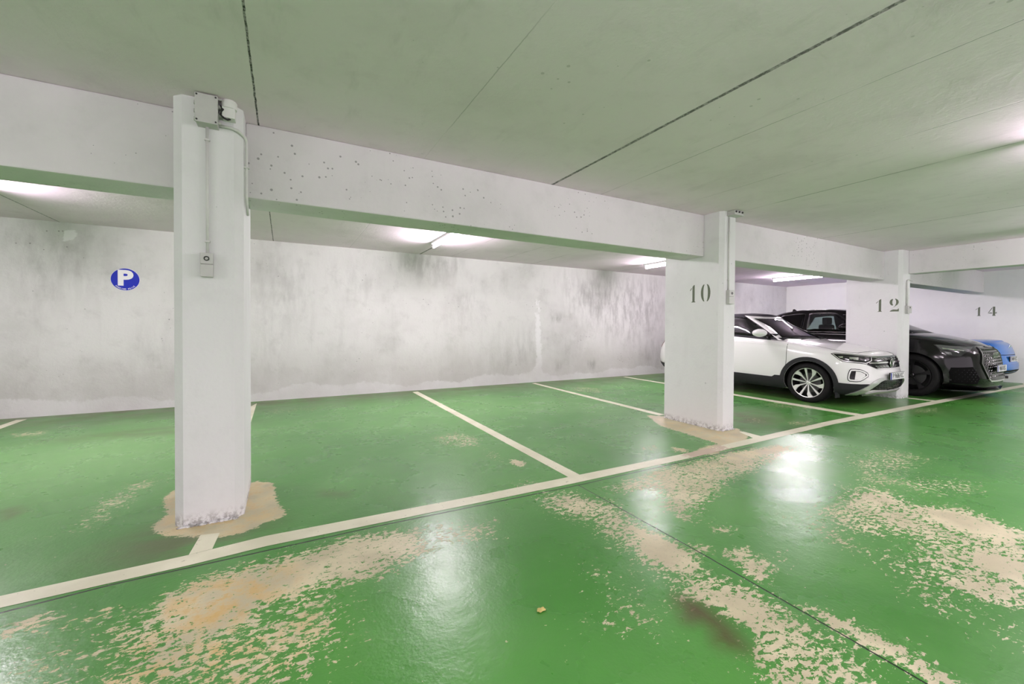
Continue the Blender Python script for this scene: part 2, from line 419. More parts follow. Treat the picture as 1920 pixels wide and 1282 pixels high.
peel = np.full(len(pts), -0.02); tint = np.zeros(len(pts)); dirt = np.zeros(len(pts)); stain = np.zeros(len(pts)); pale = np.zeros(len(pts))
def region(px, density, soft=0.10, ti=0.0, clear=False):
    poly = [floorpt(u, v) for u, v in px]
    d = polydist(pts, poly); s_ = np.clip(d/(soft*1.9)*0.5+0.66, 0, 1); s_ = s_*s_*(3-2*s_)
    global peel, tint
    if clear: peel = peel*(1-s_)
    else:
        peel = np.maximum(peel, density*s_)
        if ti > 0: tint = np.maximum(tint, ti*np.clip(d/0.2*0.5+0.5, 0, 1))
# broad worn areas in the driving lane and beside the pillars
region([(320,1120),(410,1080),(500,1057),(560,1045),(600,1030),(675,1005),(780,1000),(795,1030),(750,1047),(695,1075),(625,1092),(585,1100),(500,1135),(480,1165),(400,1195),(350,1200),(280,1175),(300,1140)], 0.86, 0.10, 0.0)
region([(330,1125),(410,1090),(500,1065),(520,1090),(490,1120),(450,1160),(400,1190),(350,1195),(290,1175)], 0.90, 0.08, 1.0)
region([(225,1165),(150,1260),(50,1300),(540,1300),(620,1215),(655,1160),(600,1130),(500,1130),(330,1120)], 0.60, 0.16, 0.45)
region([(230,1200),(180,1290),(420,1290),(480,1180),(380,1180)], 0.70, 0.2, 0.8)
region([(540,1100),(600,1120),(590,1160),(500,1170)], 0.66, 0.1)
region([(0,1178),(100,1150),(107,1160),(0,1195)], 0.80, 0.06, 0.3)
region([(90,1182),(220,1142),(150,1165),(110,1190)], 0.74, 0.06, 0.9)
region([(20,1270),(70,1210),(150,1195),(100,1282)], 0.52, 0.12, 0.6)
region([(780,990),(925,980),(930,1005),(830,1020)], 0.56, 0.10)
region([(1145,915),(1240,880),(1310,865),(1375,848),(1460,835),(1490,838),(1460,858),(1385,890),(1370,900),(1310,945),(1285,970),(1255,955),(1240,918),(1175,920)], 0.72, 0.10)
region([(1370,850),(1460,835),(1480,842),(1400,862),(1330,872)], 0.95, 0.06, 0.25)
region([(1005,930),(1055,925),(1145,945),(1175,970),(1230,1000),(1300,1045),(1310,1070),(1375,1100),(1440,1125),(1510,1170),(1590,1225),(1680,1300),(1460,1300),(1400,1240),(1370,1190),(1340,1150),(1280,1120),(1240,1070),(1170,1025),(1125,985),(1070,965)], 0.70, 0.12)
region([(1180,985),(1230,1000),(1295,1040),(1300,1070),(1250,1060),(1200,1030)], 0.92, 0.08)
region([(1300,1085),(1370,1100),(1430,1125),(1460,1160),(1400,1180),(1340,1140)], 0.90, 0.10)
region([(1440,1190),(1530,1210),(1600,1270),(1500,1290)], 0.80, 0.12)
region([(1080,1050),(1270,1060),(1330,1140),(1270,1200),(1130,1180)], 0.34, 0.15)
region([(1240,1120),(1290,1120),(1350,1180),(1300,1200)], 0.5, 0.1)
region([(1520,1140),(1610,1180),(1700,1220),(1800,1290),(1740,1285),(1640,1215),(1560,1172)], 0.80, 0.07)
region([(1585,915),(1670,920),(1710,945),(1810,955),(1930,995),(1930,1120),(1835,1125),(1760,1100),(1740,1060),(1685,1045),(1735,1020),(1680,1000),(1610,1000),(1535,975),(1560,945)], 0.64, 0.14)
region([(1720,950),(1810,960),(1925,1000),(1925,1040),(1850,1010),(1760,985)], 0.86, 0.08)
region([(1810,1035),(1860,1030),(1925,1060),(1925,1100),(1830,1060)], 0.92, 0.06)
region([(1760,1085),(1860,1085),(1925,1115),(1925,1140),(1840,1125)], 0.84, 0.07)
region([(1600,925),(1660,922),(1700,945),(1640,950)], 0.85, 0.06)
region([(1595,865),(1660,838),(1760,860),(1710,880),(1685,895),(1810,900),(1830,925),(1710,925),(1610,900)], 0.50, 0.14)
region([(1540,950),(1590,960),(1600,1010),(1640,1040),(1560,1020),(1500,980)], 0.50, 0.12, 0.2)
region([(1635,1035),(1740,1050),(1840,1130),(1930,1180),(1930,1220),(1800,1170),(1700,1110)], 0.46, 0.12)
region([(1295,1020),(1330,1025),(1325,1035),(1300,1032)], 0.85, 0.04)
region([(1362,1035),(1400,1027),(1402,1045),(1370,1050)], 0.80, 0.05)
region([(1390,1055),(1435,1050),(1438,1068),(1430,1092),(1403,1075)], 0.84, 0.05)
region([(1335,985),(1375,990),(1372,1003),(1340,998)], 0.6, 0.04)
region([(1455,1035),(1485,1035),(1470,1075),(1450,1060)], 0.42, 0.06)
region([(479,904),(507,907),(512,932),(518,950),(530,961),(522,971),(504,974),(455,996),(416,1003),(369,1002),(319,1003),(293,992),(302,980),(319,963),(316,949),(315,930),(327,921),(420,930)], 1.25, 0.03, 0.55)
region([(255,906),(300,902),(270,925),(210,962),(161,992),(124,996),(165,970),(199,932)], 0.56, 0.10)
region([(20,812),(85,808),(80,815),(25,820)], 0.6, 0.06)
region([(816,820),(856,808),(894,822),(893,836),(856,838),(825,832)], 0.54, 0.08)
region([(905,840),(940,849),(942,866),(915,862)], 0.45, 0.06)
region([(960,861),(984,866),(980,874),(964,872)], 0.9, 0.03)
region([(962,905),(1012,898),(1008,908),(970,915)], 0.5, 0.05)
region([(1040,838),(1090,845),(1085,860),(1050,855)], 0.34, 0.08)
region([(1217,779),(1245,781),(1331,802),(1378,803),(1399,814),(1395,824),(1380,831),(1361,838),(1340,848),(1331,851),(1305,848),(1320,840),(1350,832),(1322,823),(1294,814),(1247,800),(1232,791)], 1.20, 0.035, 0.35)
region([(1262,838),(1290,842),(1288,850),(1264,846)], 0.75, 0.03, 0.3)
region([(1198,836),(1235,835),(1232,846),(1205,845)], 0.5, 0.05)
region([(1425,752),(1540,757),(1545,768),(1440,765)], 0.42, 0.08)
region([(1700,766),(1762,764),(1758,773),(1712,776)], 0.46, 0.10)
region([(1815,742),(1850,740),(1852,748),(1820,750)], 0.44, 0.08)
region([(1400,780),(1425,782),(1432,792),(1402,792)], 0.4, 0.08)
region([(1480,790),(1520,789),(1515,797),(1485,797)], 0.55, 0.06)
region([(500,768),(600,762),(600,770),(505,778)], 0.38, 0.10)
region([(1075,725),(1130,728),(1125,736),(1080,733)], 0.5, 0.08)
region([(1130,1150),(1190,1150),(1180,1195),(1120,1175)], 0.40, 0.08)
region([(1292,1172),(1323,1160),(1362,1180),(1352,1208),(1316,1210)], 0, 0.06, clear=True)
# oil stain around the bare green spot
d = polydist(pts, [floorpt(u, v) for u, v in [(1275,1122),(1310,1132),(1365,1178),(1392,1212),(1350,1205),(1345,1180),(1316,1160),(1290,1162)]]); stain = np.maximum(stain, np.clip(d/0.06*0.5+0.6, 0, 1)*1.0)
d = polydist(pts, [floorpt(u, v) for u, v in [(0,957),(30,950),(45,960),(10,975)]]); stain = np.maximum(stain, np.clip(d/0.05*0.5+0.5, 0, 1)*0.6)
d = polydist(pts, [floorpt(u, v) for u, v in [(600,918),(660,922),(650,932),(600,930)]]); stain = np.maximum(stain, np.clip(d/0.05*0.5+0.5, 0, 1)*0.35)
# brown rim along the back wall, below cars, round the pillar
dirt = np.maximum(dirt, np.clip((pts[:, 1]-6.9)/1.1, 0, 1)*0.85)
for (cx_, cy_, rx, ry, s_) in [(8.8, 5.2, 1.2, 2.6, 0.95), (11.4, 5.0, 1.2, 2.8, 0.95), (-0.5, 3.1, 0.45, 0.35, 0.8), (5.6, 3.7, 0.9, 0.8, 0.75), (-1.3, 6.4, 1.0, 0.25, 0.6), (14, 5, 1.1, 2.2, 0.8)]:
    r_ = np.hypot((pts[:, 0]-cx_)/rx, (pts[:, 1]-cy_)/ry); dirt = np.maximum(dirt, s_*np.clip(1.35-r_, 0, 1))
for (cx_, cy_, rx, ry, s_) in [(-1.5, 5.6, 1.5, 1.7, 0.75), (2.4, 6.0, 2.6, 1.3, 0.30), (-0.9, 4.4, 0.8, 0.9, 0.35)]:
    r_ = np.hypot((pts[:, 0]-cx_)/rx, (pts[:, 1]-cy_)/ry); pale = np.maximum(pale, s_*np.clip(1.2-r_, 0, 1))
jy = np.interp(pts[:, 0], [-8, -1.1, -0.747, -0.087, 0.498, 2.08, 3.466, 4.2, 16], [2.66, 2.675, 2.712, 2.716, 2.72, 2.672, 2.68, 2.675, 2.67])
jx = np.interp(pts[:, 1], [-6, 0.583, 0.968, 1.518, 2.67, 9], [2.0, 2.017, 2.038, 2.061, 2.075, 2.08])
for n_, a_ in (('peel', peel), ('tint', tint), ('dirt', dirt), ('stain', stain), ('pale', pale), ('jy', jy), ('jx', jx)): set_attr(floor, n_, a_)

# painted bay lines: thin coats of paint, parts of the floor
def stripe(quad, name='bay_line'):
    m_ = MB(); z0, z1 = 0.0003, 0.0012
    m_.prism([q for q in quad], z0, z1, 'z'); return m_.build(name, MAT['line'], floor)
FQ = [(0,1117.6,1140),(352,1041,1060.5),(500,1004.5,1024),(905,927,941),(1067,894,908),(1300,847,857.5),(1421,819,829),(1560,788,796),(1705,760,767),(1849,733.5,738.5),(1920,720.5,725.6)]
up = [floorpt(u, v) for u, v, _ in FQ]; lo = [floorpt(u, v) for u, _, v in FQ]
def ext(a, b_, x): t = (x-a[0])/(b_[0]-a[0]); return (x, a[1]+(b_[1]-a[1])*t)
yu = float(np.mean([p[1] for p in up])); yl = float(np.mean([p[1] for p in lo]))
up = [(XL, yu)] + [(p[0], p[1]) for p in up if p[0] < XR-0.1] + [(XR, yu)]
lo = [(XL, yl)] + [(p[0], p[1]) for p in lo if p[0] < XR-0.1] + [(XR, yl)]
v_ = []; f_ = []
m_ = MB(); n_ = len(up)
vv = [(p[0], p[1], 0.0016) for p in up] + [(p[0], p[1], 0.0016) for p in lo]
m_.add(vv, [(i, i+1, n_+i+1, n_+i) for i in range(n_-1)]); 
lane = m_.build('lane_edge_line', MAT['line'], floor)
bm = bmesh.new(); bm.from_mesh(lane.data)
bmesh.ops.subdivide_edges(bm, edges=list(bm.edges), cuts=24, use_grid_fill=True); bm.to_mesh(lane.data); bm.free()
lw = [math.exp(-((v.co.x+lane.location.x-3.72)/0.26)**2)*1.1+math.exp(-((v.co.x+lane.location.x-4.1)/0.12)**2)*0.5 for v in lane.data.vertices]
set_attr(lane, 'worn', lw)
def fl(*px): return [floorpt(u, v) for u, v in px]
stripe(fl((773.5,735), (783.5,734), (1089,891), (1067,895)))
stripe(fl((997,718.5), (1004,718), (1246,777), (1236,779)))
stripe(fl((1386,809.5), (1394,809), (1428,818), (1414,822)))
stripe(fl((1168,706.5), (1173,706), (1622,777.5), (1609,780)))
stripe([(9.98, 7.6), (10.09, 7.6), (10.10, 4.09), (9.98, 4.09)])
stripe([(9.98, 3.22), (10.10, 3.22), (10.13, 2.88), (10.00, 2.88)])
stripe([(12.52, 7.9), (12.62, 7.9), (12.69, 2.86), (12.55, 2.86)])
stripe(fl((470,762), (481.5,756), (446,870), (415,880)))
stripe(fl((376,1003), (412,999), (398,1029), (354,1040)))
stripe([(-3.02, 8.0), (-3.12, 8.0), (-3.17, 2.86), (-3.05, 2.86)])

def slab(name, quadverts, mat, faces=None, **kw):
    return mk(name, quadverts, faces or [(0, 1, 2, 3)], mat, None, origin=(0, 0, 0), **kw)
# back wall with stored stains
wx = np.arange(XL, XR+0.001, 0.07); wz = np.linspace(0, ZC, 46); WX, WZ = np.meshgrid(wx, wz); nxw, nzw = len(wx), len(wz)
iw = np.arange(nxw*nzw).reshape(nzw, nxw)
wf = np.stack([iw[:-1, :-1].ravel(), iw[:-1, 1:].ravel(), iw[1:, 1:].ravel(), iw[1:, :-1].ravel()], 1)
me = bpy.data.meshes.new('wall_back'); wp = np.c_[WX.ravel(), np.full(WX.size, YW), WZ.ravel()]
me.from_pydata(wp.tolist(), [], wf.tolist()); me.materials.append(MAT['wall'])
wall = bpy.data.objects.new('wall_back', me); COL.objects.link(wall); tag(wall, kind='structure')
w2 = np.c_[WX.ravel(), WZ.ravel()]
st = np.zeros(len(w2)); ef = np.zeros(len(w2)); dp = np.zeros(len(w2))
def blob(px, amt, soft, arr):
    poly = [wallpt(u, v, YW) for u, v in px]; d = polydist(w2, poly)
    return np.maximum(arr, amt*np.clip(d/soft*0.5+0.5, 0, 1))
st = blob([(760,475),(860,480),(850,505),(800,515),(750,500)], 0.75, 0.35, st)
st = blob([(1060,520),(1240,530),(1240,600),(1180,640),(1100,600),(1070,570)], 0.62, 0.4, st)
st = blob([(1035,592),(1055,592),(1052,602),(1036,602)], 1.0, 0.1, st)
st = blob([(1103,680),(1113,680),(1112,690),(1104,690)], 1.6, 0.12, st)
st = blob([(1045,680),(1051,680),(1051,690),(1045,690)], 1.0, 0.12, st)
st = blob([(500,480),(560,490),(570,560),(520,640),(500,700),(490,560)], 0.38, 0.35, st)
st = blob([(640,500),(700,500),(690,560),(650,560)], 0.30, 0.3, st)
st = blob([(850,530),(900,530),(900,600),(850,600)], 0.34, 0.3, st)
st = blob([(20,440),(160,430),(180,520),(80,560),(10,520)], 0.36, 0.4, st)
st = blob([(265,640),(320,600),(320,700),(280,700)], 0.30, 0.3, st)
st = blob([(940,640),(1000,620),(1000,680),(940,690)], 0.34, 0.3, st)
st = blob([(1210,640),(1240,640),(1240,690),(1200,690)], 0.4, 0.3, st)
dp = np.clip((0.95-w2[:, 1])/0.5, 0, 1)*0.42  # wall tone gets darker and browner towards the floor
ef = blob([(1003,560),(1012,560),(1016,640),(1020,700),(1000,706),(1003,660)], 0.85, 0.12, ef)
ef = blob([(1000,690),(1030,700),(1030,712),(985,714)], 0.9, 0.1, ef)
ef = blob([(118,432),(142,432),(146,448),(120,452)], 1.1, 0.06, ef)
ef = blob([(505,455),(545,458),(548,475),(510,470)], 0.5, 0.1, ef)
ef = blob([(555,570),(800,560),(830,630),(600,640)], 0.34, 0.5, ef)
band = 0.18 + 0.05*np.sin(w2[:, 0]*1.7+0.4) + 0.035*np.sin(w2[:, 0]*5.3)
ef = np.maximum(ef, np.clip((band-w2[:, 1])/0.10*0.5+0.5, 0, 1))
for n_, a_ in (('stain', st), ('efflor', ef), ('low_tone', dp)): set_attr(wall, n_, a_)

tag(slab('wall_right', [(XR, YB, 0), (XR, YW, 0), (XR, YW, ZC), (XR, YB, ZC)], MAT['wall_plain']), kind='structure')
tag(slab('wall_left', [(XL, YB, 0), (XL, YW, 0), (XL, YW, ZC), (XL, YB, ZC)], MAT['wall_plain']), kind='structure')
# unseen wall behind the camera; wide opening added to let soft fill light in
m_ = MB(); m_.box(XL, -7.0, YB-0.2, YB, 0, ZC); m_.box(12.5, XR, YB-0.2, YB, 0, ZC); m_.box(-7.0, 12.5, YB-0.2, YB, 2.60, ZC)
tag(m_.build('wall_front', MAT['wall_plain']), kind='structure')
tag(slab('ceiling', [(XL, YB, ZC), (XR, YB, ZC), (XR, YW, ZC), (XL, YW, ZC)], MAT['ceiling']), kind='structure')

# beams
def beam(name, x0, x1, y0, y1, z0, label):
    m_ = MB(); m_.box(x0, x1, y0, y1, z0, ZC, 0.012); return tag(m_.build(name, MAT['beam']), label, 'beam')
BY0, BY1, BZ = 3.50, 3.86, 2.175
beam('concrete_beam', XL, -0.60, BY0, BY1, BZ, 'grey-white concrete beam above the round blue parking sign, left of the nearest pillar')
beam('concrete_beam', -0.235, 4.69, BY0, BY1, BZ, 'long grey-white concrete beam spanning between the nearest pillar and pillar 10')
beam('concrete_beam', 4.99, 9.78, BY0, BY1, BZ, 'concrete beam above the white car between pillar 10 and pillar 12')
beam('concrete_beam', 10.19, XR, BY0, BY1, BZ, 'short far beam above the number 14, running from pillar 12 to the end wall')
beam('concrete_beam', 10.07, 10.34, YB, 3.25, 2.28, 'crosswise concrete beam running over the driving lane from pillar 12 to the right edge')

# pillars
def pillar(x0, x1, y0, y1, c, label, cl=True, cr=True):
    poly = [(x0, y1), (x0, y0+c if cl else y0), (x0+(c if cl else 0), y0), (x1-(c if cr else 0), y0), (x1, y0+c if cr else y0), (x1, y1)]
    pp = []
    for p in poly:
        if p not in pp: pp.append(p)
    n = len(pp); zs = [0, 0.02, 0.05, 0.10] + list(np.linspace(0.3, ZC, 12))
    v = []; f = []
    for z in zs:
        for (x, y) in pp: v.append((x, y, z))
    for i in range(len(zs)-1):
        for j in range(n): f.append((i*n+j, i*n+(j+1) % n, (i+1)*n+(j+1) % n, (i+1)*n+j))
    f += [tuple(range(n))[::-1], tuple((len(zs)-1)*n+j for j in range(n))]
    return tag(mk('pillar', v, f, MAT['pillar']), label, 'pillar')
P1 = pillar(-0.605, -0.235, 3.27, 3.95, 0.05, 'nearest white pillar carrying the junction box and switch conduit')
P10 = pillar(4.69, 4.99, 3.25, 4.11, 0.045, 'white pillar painted with the number 10 beside the white car')
P12 = pillar(9.78, 10.19, 3.25, 4.09, 0.05, 'farther white pillar painted with the number 12 behind the white car bonnet')
# crumbled mortar foot on the nearest pillar and pillar 10
def crumbs(cx0, cx1, cy, n, parent, sd):
    r = random.Random(sd); m_ = MB()
    for i in range(n):
        bm = bmesh.new(); bmesh.ops.create_icosphere(bm, subdivisions=1, radius=1)
        s_ = r.uniform(0.004, 0.014); o = Vector((r.uniform(cx0, cx1), cy - r.uniform(0.0, 0.012), s_*0.4))
        for q in bm.verts: q.co = o + Vector((q.co.x*s_*r.uniform(.8, 1.8), q.co.y*s_, q.co.z*s_*0.7))
        m_.frombm(bm)
    return m_.build('crumbling_mortar', MAT['pillar'], parent)
crumbs(-0.60, -0.26, 3.266, 60, P1, 3); crumbs(4.72, 4.95, 3.247, 30, P10, 5)

# stencilled numbers: thin coats of paint on the pillar sides, parts of the pillar
def arc(cx, cy, rx, ry, a0, a1, n=14):
    return [(cx+rx*math.cos(math.radians(a0+(a1-a0)*i/n)), cy+ry*math.sin(math.radians(a0+(a1-a0)*i/n))) for i in range(n+1)]
GL = {
 '1': [[(0.30, 0.0), (0.72, 0.0), (0.72, 0.035), (0.64, 0.05), (0.64, 1.0), (0.56, 1.0), (0.40, 0.90), (0.40, 0.05), (0.30, 0.035)], [(0.12, 0.70), (0.33, 0.86), (0.33, 0.80), (0.16, 0.67)]],
 '0': [arc(0.42, 0.5, 0.42, 0.50, 100, 260) + arc(0.40, 0.5, 0.14, 0.46, 258, 102), arc(0.58, 0.5, 0.42, 0.50, 80, -80) + arc(0.60, 0.5, 0.14, 0.46, -78, 78)],
 '2': [arc(0.42, 0.72, 0.36, 0.27, 100, 255) + [(0.40, 0.50)] + arc(0.42, 0.72, 0.10, 0.20, 250, 105), arc(0.54, 0.72, 0.38, 0.28, 82, -60) + [(0.50, 0.34), (0.30, 0.24), (0.22, 0.18), (0.42, 0.30), (0.60, 0.46)] + arc(0.56, 0.72, 0.12, 0.22, -60, 80), [(0.06, 0.0), (0.94, 0.0), (0.94, 0.24), (0.88, 0.20), (0.80, 0.14), (0.40, 0.16), (0.20, 0.10)]],
 '4': [[(0.50, 0.0), (0.88, 0.0), (0.88, 0.04), (0.82, 0.06), (0.82, 0.26), (0.98, 0.26), (1.0, 0.46), (0.92, 0.36), (0.82, 0.36), (0.82, 1.0), (0.56, 1.0), (0.56, 0.06), (0.50, 0.04)], [(0.02, 0.26), (0.50, 0.26), (0.50, 0.36), (0.26, 0.36)], [(0.04, 0.33), (0.12, 0.33), (0.50, 0.80), (0.50, 0.94)]],
}
def stencil(txt, x, yl_, z0, wd, ht, gap, parent, name):
    """on a wall facing -X: reading direction runs towards -Y"""
    y = yl_
    m_ = MB()
    for ch in txt:
        for poly in GL[ch]:
            q = [(y - p[0]*wd, z0 + p[1]*ht) for p in poly]
            tri = geometry.tessellate_polygon([[Vector((a, b_, 0)) for a, b_ in q]])
            n = len(q); v = [(x-0.0012, a, b_) for a, b_ in q] + [(x+0.002, a, b_) for a, b_ in q]
            m_.add(v, [tuple(t) for t in tri] + [(i, (i+1) % n, n+(i+1) % n, n+i) for i in range(n)])
        y -= wd+gap
    return m_.build(name, MAT['numeral'], parent)
stencil('10', 4.69, 3.72, 1.60, 0.135, 0.225, 0.045, P10, 'painted_number')
stencil('12', 9.78, 3.635, 1.585, 0.15, 0.235, 0.06, P12, 'painted_number')
WR = bpy.data.objects['wall_right']
stencil('14', XR, 3.66, 1.60, 0.155, 0.225, 0.07, WR, 'painted_number')

# ------------------------------------------------------------------ lights
def tube_light(x, y0, y1, label, z=ZC, up=False):
    r = empty('tube_light', (x, (y0+y1)/2, z-0.10), label, 'ceiling light', 'fluorescent battens under the ceiling')
    m_ = MB(); m_.box(x-0.036, x+0.036, y0, y1, z-0.045, z, 0.006)
    if up:      # hung indirect fitting: a shallow tray under the tube throws the light up
        m_ = MB(); m_.prism([(x-0.11, z-0.075), (x-0.05, z-0.125), (x+0.05, z-0.125), (x+0.11, z-0.075), (x+0.105, z-0.072), (x+0.048, z-0.118), (x-0.048, z-0.118), (x-0.105, z-0.072)], y0, y1, 'y')
    m_.build('housing', MAT['metal_white'], r)
    if z < ZC-0.05:
        for yy in (y0+0.2, y1-0.2):
            q_ = MB(); q_.tube([(x, yy, z-0.005), (x, yy, ZC)], 0.006, 8); q_.build('suspension_rod', MAT['metal_white'], r)
    t = MB(); t.tube([(x, y0+0.05, z-0.090), (x, y1-0.05, z-0.090)], 0.019, 14, True); t.build('tube', MAT['tube'], r, True)
    for yy in (y0+0.02, y1-0.04):
        c = MB(); c.box(x-0.018, x+0.018, yy, yy+0.02, z-0.112, z-0.043, 0.004); c.build('lamp_holder', MAT['plastic_white'], r)
    return r
tube_light(2.215, 5.55, 6.85, 'lit fluorescent tube light on the bay ceiling, the one nearest the middle of the photo')
tube_light(7.15, 5.55, 6.85, 'lit fluorescent tube light just left of pillar 10, partly behind it')
tube_light(12.22, 5.60, 6.90, 'lit fluorescent tube light on the ceiling above the cars')
tube_light(-2.72, 5.10, 6.40, 'lit fluorescent tube light on the bay ceiling beyond the left edge')
tube_light(4.96, -0.55, 0.75, 'lit fluorescent tube light over the driving lane at the right edge')
tube_light(-0.15, -1.5, -0.2, 'added unseen tube light over the driving lane behind the camera', 2.45)  # this and the following hung lamps are added out of view to raise overall brightness
tube_light(9.4, -0.55, 0.75, 'added unseen tube light over the far right of the driving lane', 2.45)
tube_light(-5.0, -0.55, 0.75, 'added unseen tube light over the driving lane far to the left', 2.45)
tube_light(13.0, -0.55, 0.75, 'added unseen tube light over the driving lane near the end wall', 2.45)

# ------------------------------------------------------------------ electrical fittings
def junction_box():
    r = empty('junction_box', (-0.418, 3.27, 2.52), 'grey square junction box near the top of the nearest pillar', 'junction box')
    m_ = MB(); m_.box(-0.474, -0.362, 3.19, 3.27, 2.518, 2.690, 0.005); m_.build('box', MAT['plastic_grey'], r)
    m_ = MB(); m_.box(-0.476, -0.360, 3.172, 3.190, 2.516, 2.692, 0.004); m_.build('lid', MAT['plastic_grey'], r)
    for x in (-0.466, -0.370):
        for z in (2.528, 2.680):
            s_ = MB(); s_.tube([(x, 3.173, z), (x, 3.168, z)], 0.005, 10); s_.build('screw', MAT['screw'], r)
    for z in (2.55, 2.60, 2.65):
        for x, d in ((-0.362, 1), (-0.474, -1)):
            s_ = MB(); s_.tube([(x, 3.23, z), (x+0.014*d, 3.23, z)], 0.012, 12); s_.build('cable_gland', MAT['plastic_grey'], r)
    return r
junction_box()
r = empty('sensor_box', (-0.305, 3.27, 2.58), 'white round-capped box mounted right of the grey junction box', 'electrical box')
m_ = MB(); m_.box(-0.342, -0.272, 3.20, 3.272, 2.585, 2.655, 0.006); m_.build('box', MAT['plastic_white'], r)
m_ = MB(); v = []; f = []; seg = 28
for (rr, zz) in [(0.0, 2.648), (0.040, 2.648), (0.042, 2.655), (0.042, 2.69), (0.036, 2.699), (0.0, 2.699)]:
    for j in range(seg): v.append((-0.304+rr*math.cos(2*math.pi*j/seg), 3.228+rr*math.sin(2*math.pi*j/seg), zz))
for i in range(5):
    for j in range(seg): f.append((i*seg+j, i*seg+(j+1) % seg, (i+1)*seg+(j+1) % seg, (i+1)*seg+j))
m_.add(v, f); m_.build('round_cap', MAT['plastic_white'], r, 'auto')
c = MB(); c.tube([(-0.350, 3.225, 2.66), (-0.335, 3.20, 2.63), (-0.350, 3.21, 2.60), (-0.332, 3.20, 2.578), (-0.312, 3.205, 2.572), (-0.30, 3.22, 2.585)], 0.006, 8); c.build('cable', MAT['black_cable'], r, True)
c = MB()
c.tube([(-0.40, 3.22, 2.692), (-0.39, 3.225, 2.697), (-0.345, 3.225, 2.697), (-0.31, 3.225, 2.69)], 0.008, 8)
tag(c.build('cable', MAT['pvc'], None, True), 'short white cable looping over the grey junction box under the ceiling', 'cable')
def pipe(pts, rr, label, clips, name='conduit'):
    r = empty(name, pts[-1], label, 'conduit')
    m_ = MB(); m_.tube(pts, rr, 12); m_.build('pipe', MAT['pvc'], r, True)
    for (cx_, cy_, cz_, ax) in clips:
        m2 = MB()
        if ax == 'z': m2.box(cx_-rr-0.006, cx_+rr+0.006, cy_-rr-0.003, cy_+rr+0.006, cz_-0.005, cz_+0.005, 0.002)
        else: m2.box(cx_-0.005, cx_+0.005, cy_-rr-0.003, cy_+rr+0.006, cz_-rr-0.006, cz_+rr+0.006, 0.002)
        m2.build('clip', MAT['pvc'], r)
    return r
pipe([(-0.424, 3.253, 2.518), (-0.424, 3.253, 1.725)], 0.0085, 'straight vertical conduit from the junction box down to the switch on the nearest pillar', [(-0.424, 3.253, 2.44, 'z'), (-0.424, 3.253, 1.80, 'z')])
pipe([(-0.362, 3.256, 2.545), (-0.30, 3.256, 2.545), (-0.262, 3.268, 2.54), (-0.226, 3.312, 2.522), (-0.220, 3.335, 2.50), (-0.220, 3.338, 2.46), (-0.220, 3.338, 2.14), (-0.220, 3.36, 2.10), (-0.220, 3.45, 2.04)], 0.0095, 'bent conduit rounding the corner of the nearest pillar beside the junction box', [(-0.220, 3.338, 2.33, 'z')])
def switch(x0, x1, y, z0, z1, label, grey='plastic_grey'):
    r = empty('light_switch', ((x0+x1)/2, y, z0), label, 'light switch')
    zm = z0+(z1-z0)*0.52
    m_ = MB(); m_.box(x0+0.003, x1-0.003, y-0.036, y, z0, z1, 0.004); m_.build('back_box', MAT[grey], r)
    m_ = MB(); m_.box(x0, x1, y-0.046, y-0.034, z0, zm-0.002, 0.004); m_.build('rocker', MAT[grey], r)
    m_ = MB(); m_.box(x0, x1, y-0.046, y-0.034, zm+0.002, z1, 0.004); m_.build('cover', MAT[grey], r)
    xm = (x0+x1)/2; zc_ = (zm+z1)/2; pts_ = [(xm+0.012*math.cos(t*math.pi/8), y-0.048, zc_+0.012*math.sin(t*math.pi/8)) for t in range(17)]
    m_ = MB(); m_.tube(pts_, 0.0035, 6, False); m_.build('indicator_ring', MAT['screw'], r)
switch(-0.460, -0.392, 3.27, 1.575, 1.725, 'grey light switch with dark ring on the nearest pillar')
# pillar 10 fittings
r = empty('junction_box', (4.86, 3.25, 2.63), 'weathered flat junction box under the ceiling on pillar 10', 'junction box')
m_ = MB(); m_.box(4.775, 4.95, 3.15, 3.25, 2.655, 2.697, 0.004); m_.build('box', MAT['plastic_grey'], r)
m_ = MB(); m_.box(4.772, 4.953, 3.146, 3.254, 2.640, 2.655, 0.004); m_.build('lid', MAT['plastic_grey'], r)
for x in (4.80, 4.86, 4.92):
    m_ = MB(); m_.tube([(x, 3.15, 2.678), (x, 3.138, 2.678)], 0.011, 10); m_.build('cable_gland', MAT['screw'], r)
pipe([(4.805, 3.24, 2.64), (4.805, 3.24, 1.735)], 0.009, 'thin vertical conduit down the front of pillar 10', [(4.805, 3.24, 2.44, 'z'), (4.805, 3.24, 1.86, 'z')])
switch(4.772, 4.872, 3.25, 1.565, 1.735, 'grey light switch on pillar 10, lower end of its thin vertical conduit')
pipe([(10.19, 3.235, 2.16), (10.05, 3.235, 2.165), (9.985, 3.235, 2.15), (9.975, 3.235, 2.11), (9.975, 3.235, 1.685)], 0.014, 'grey conduit on the front of pillar 12', [(9.975, 3.235, 2.0, 'z'), (9.975, 3.235, 1.82, 'z')])
switch(9.93, 10.10, 3.25, 1.555, 1.69, 'grey light switch on the front of pillar 12, above the black car')

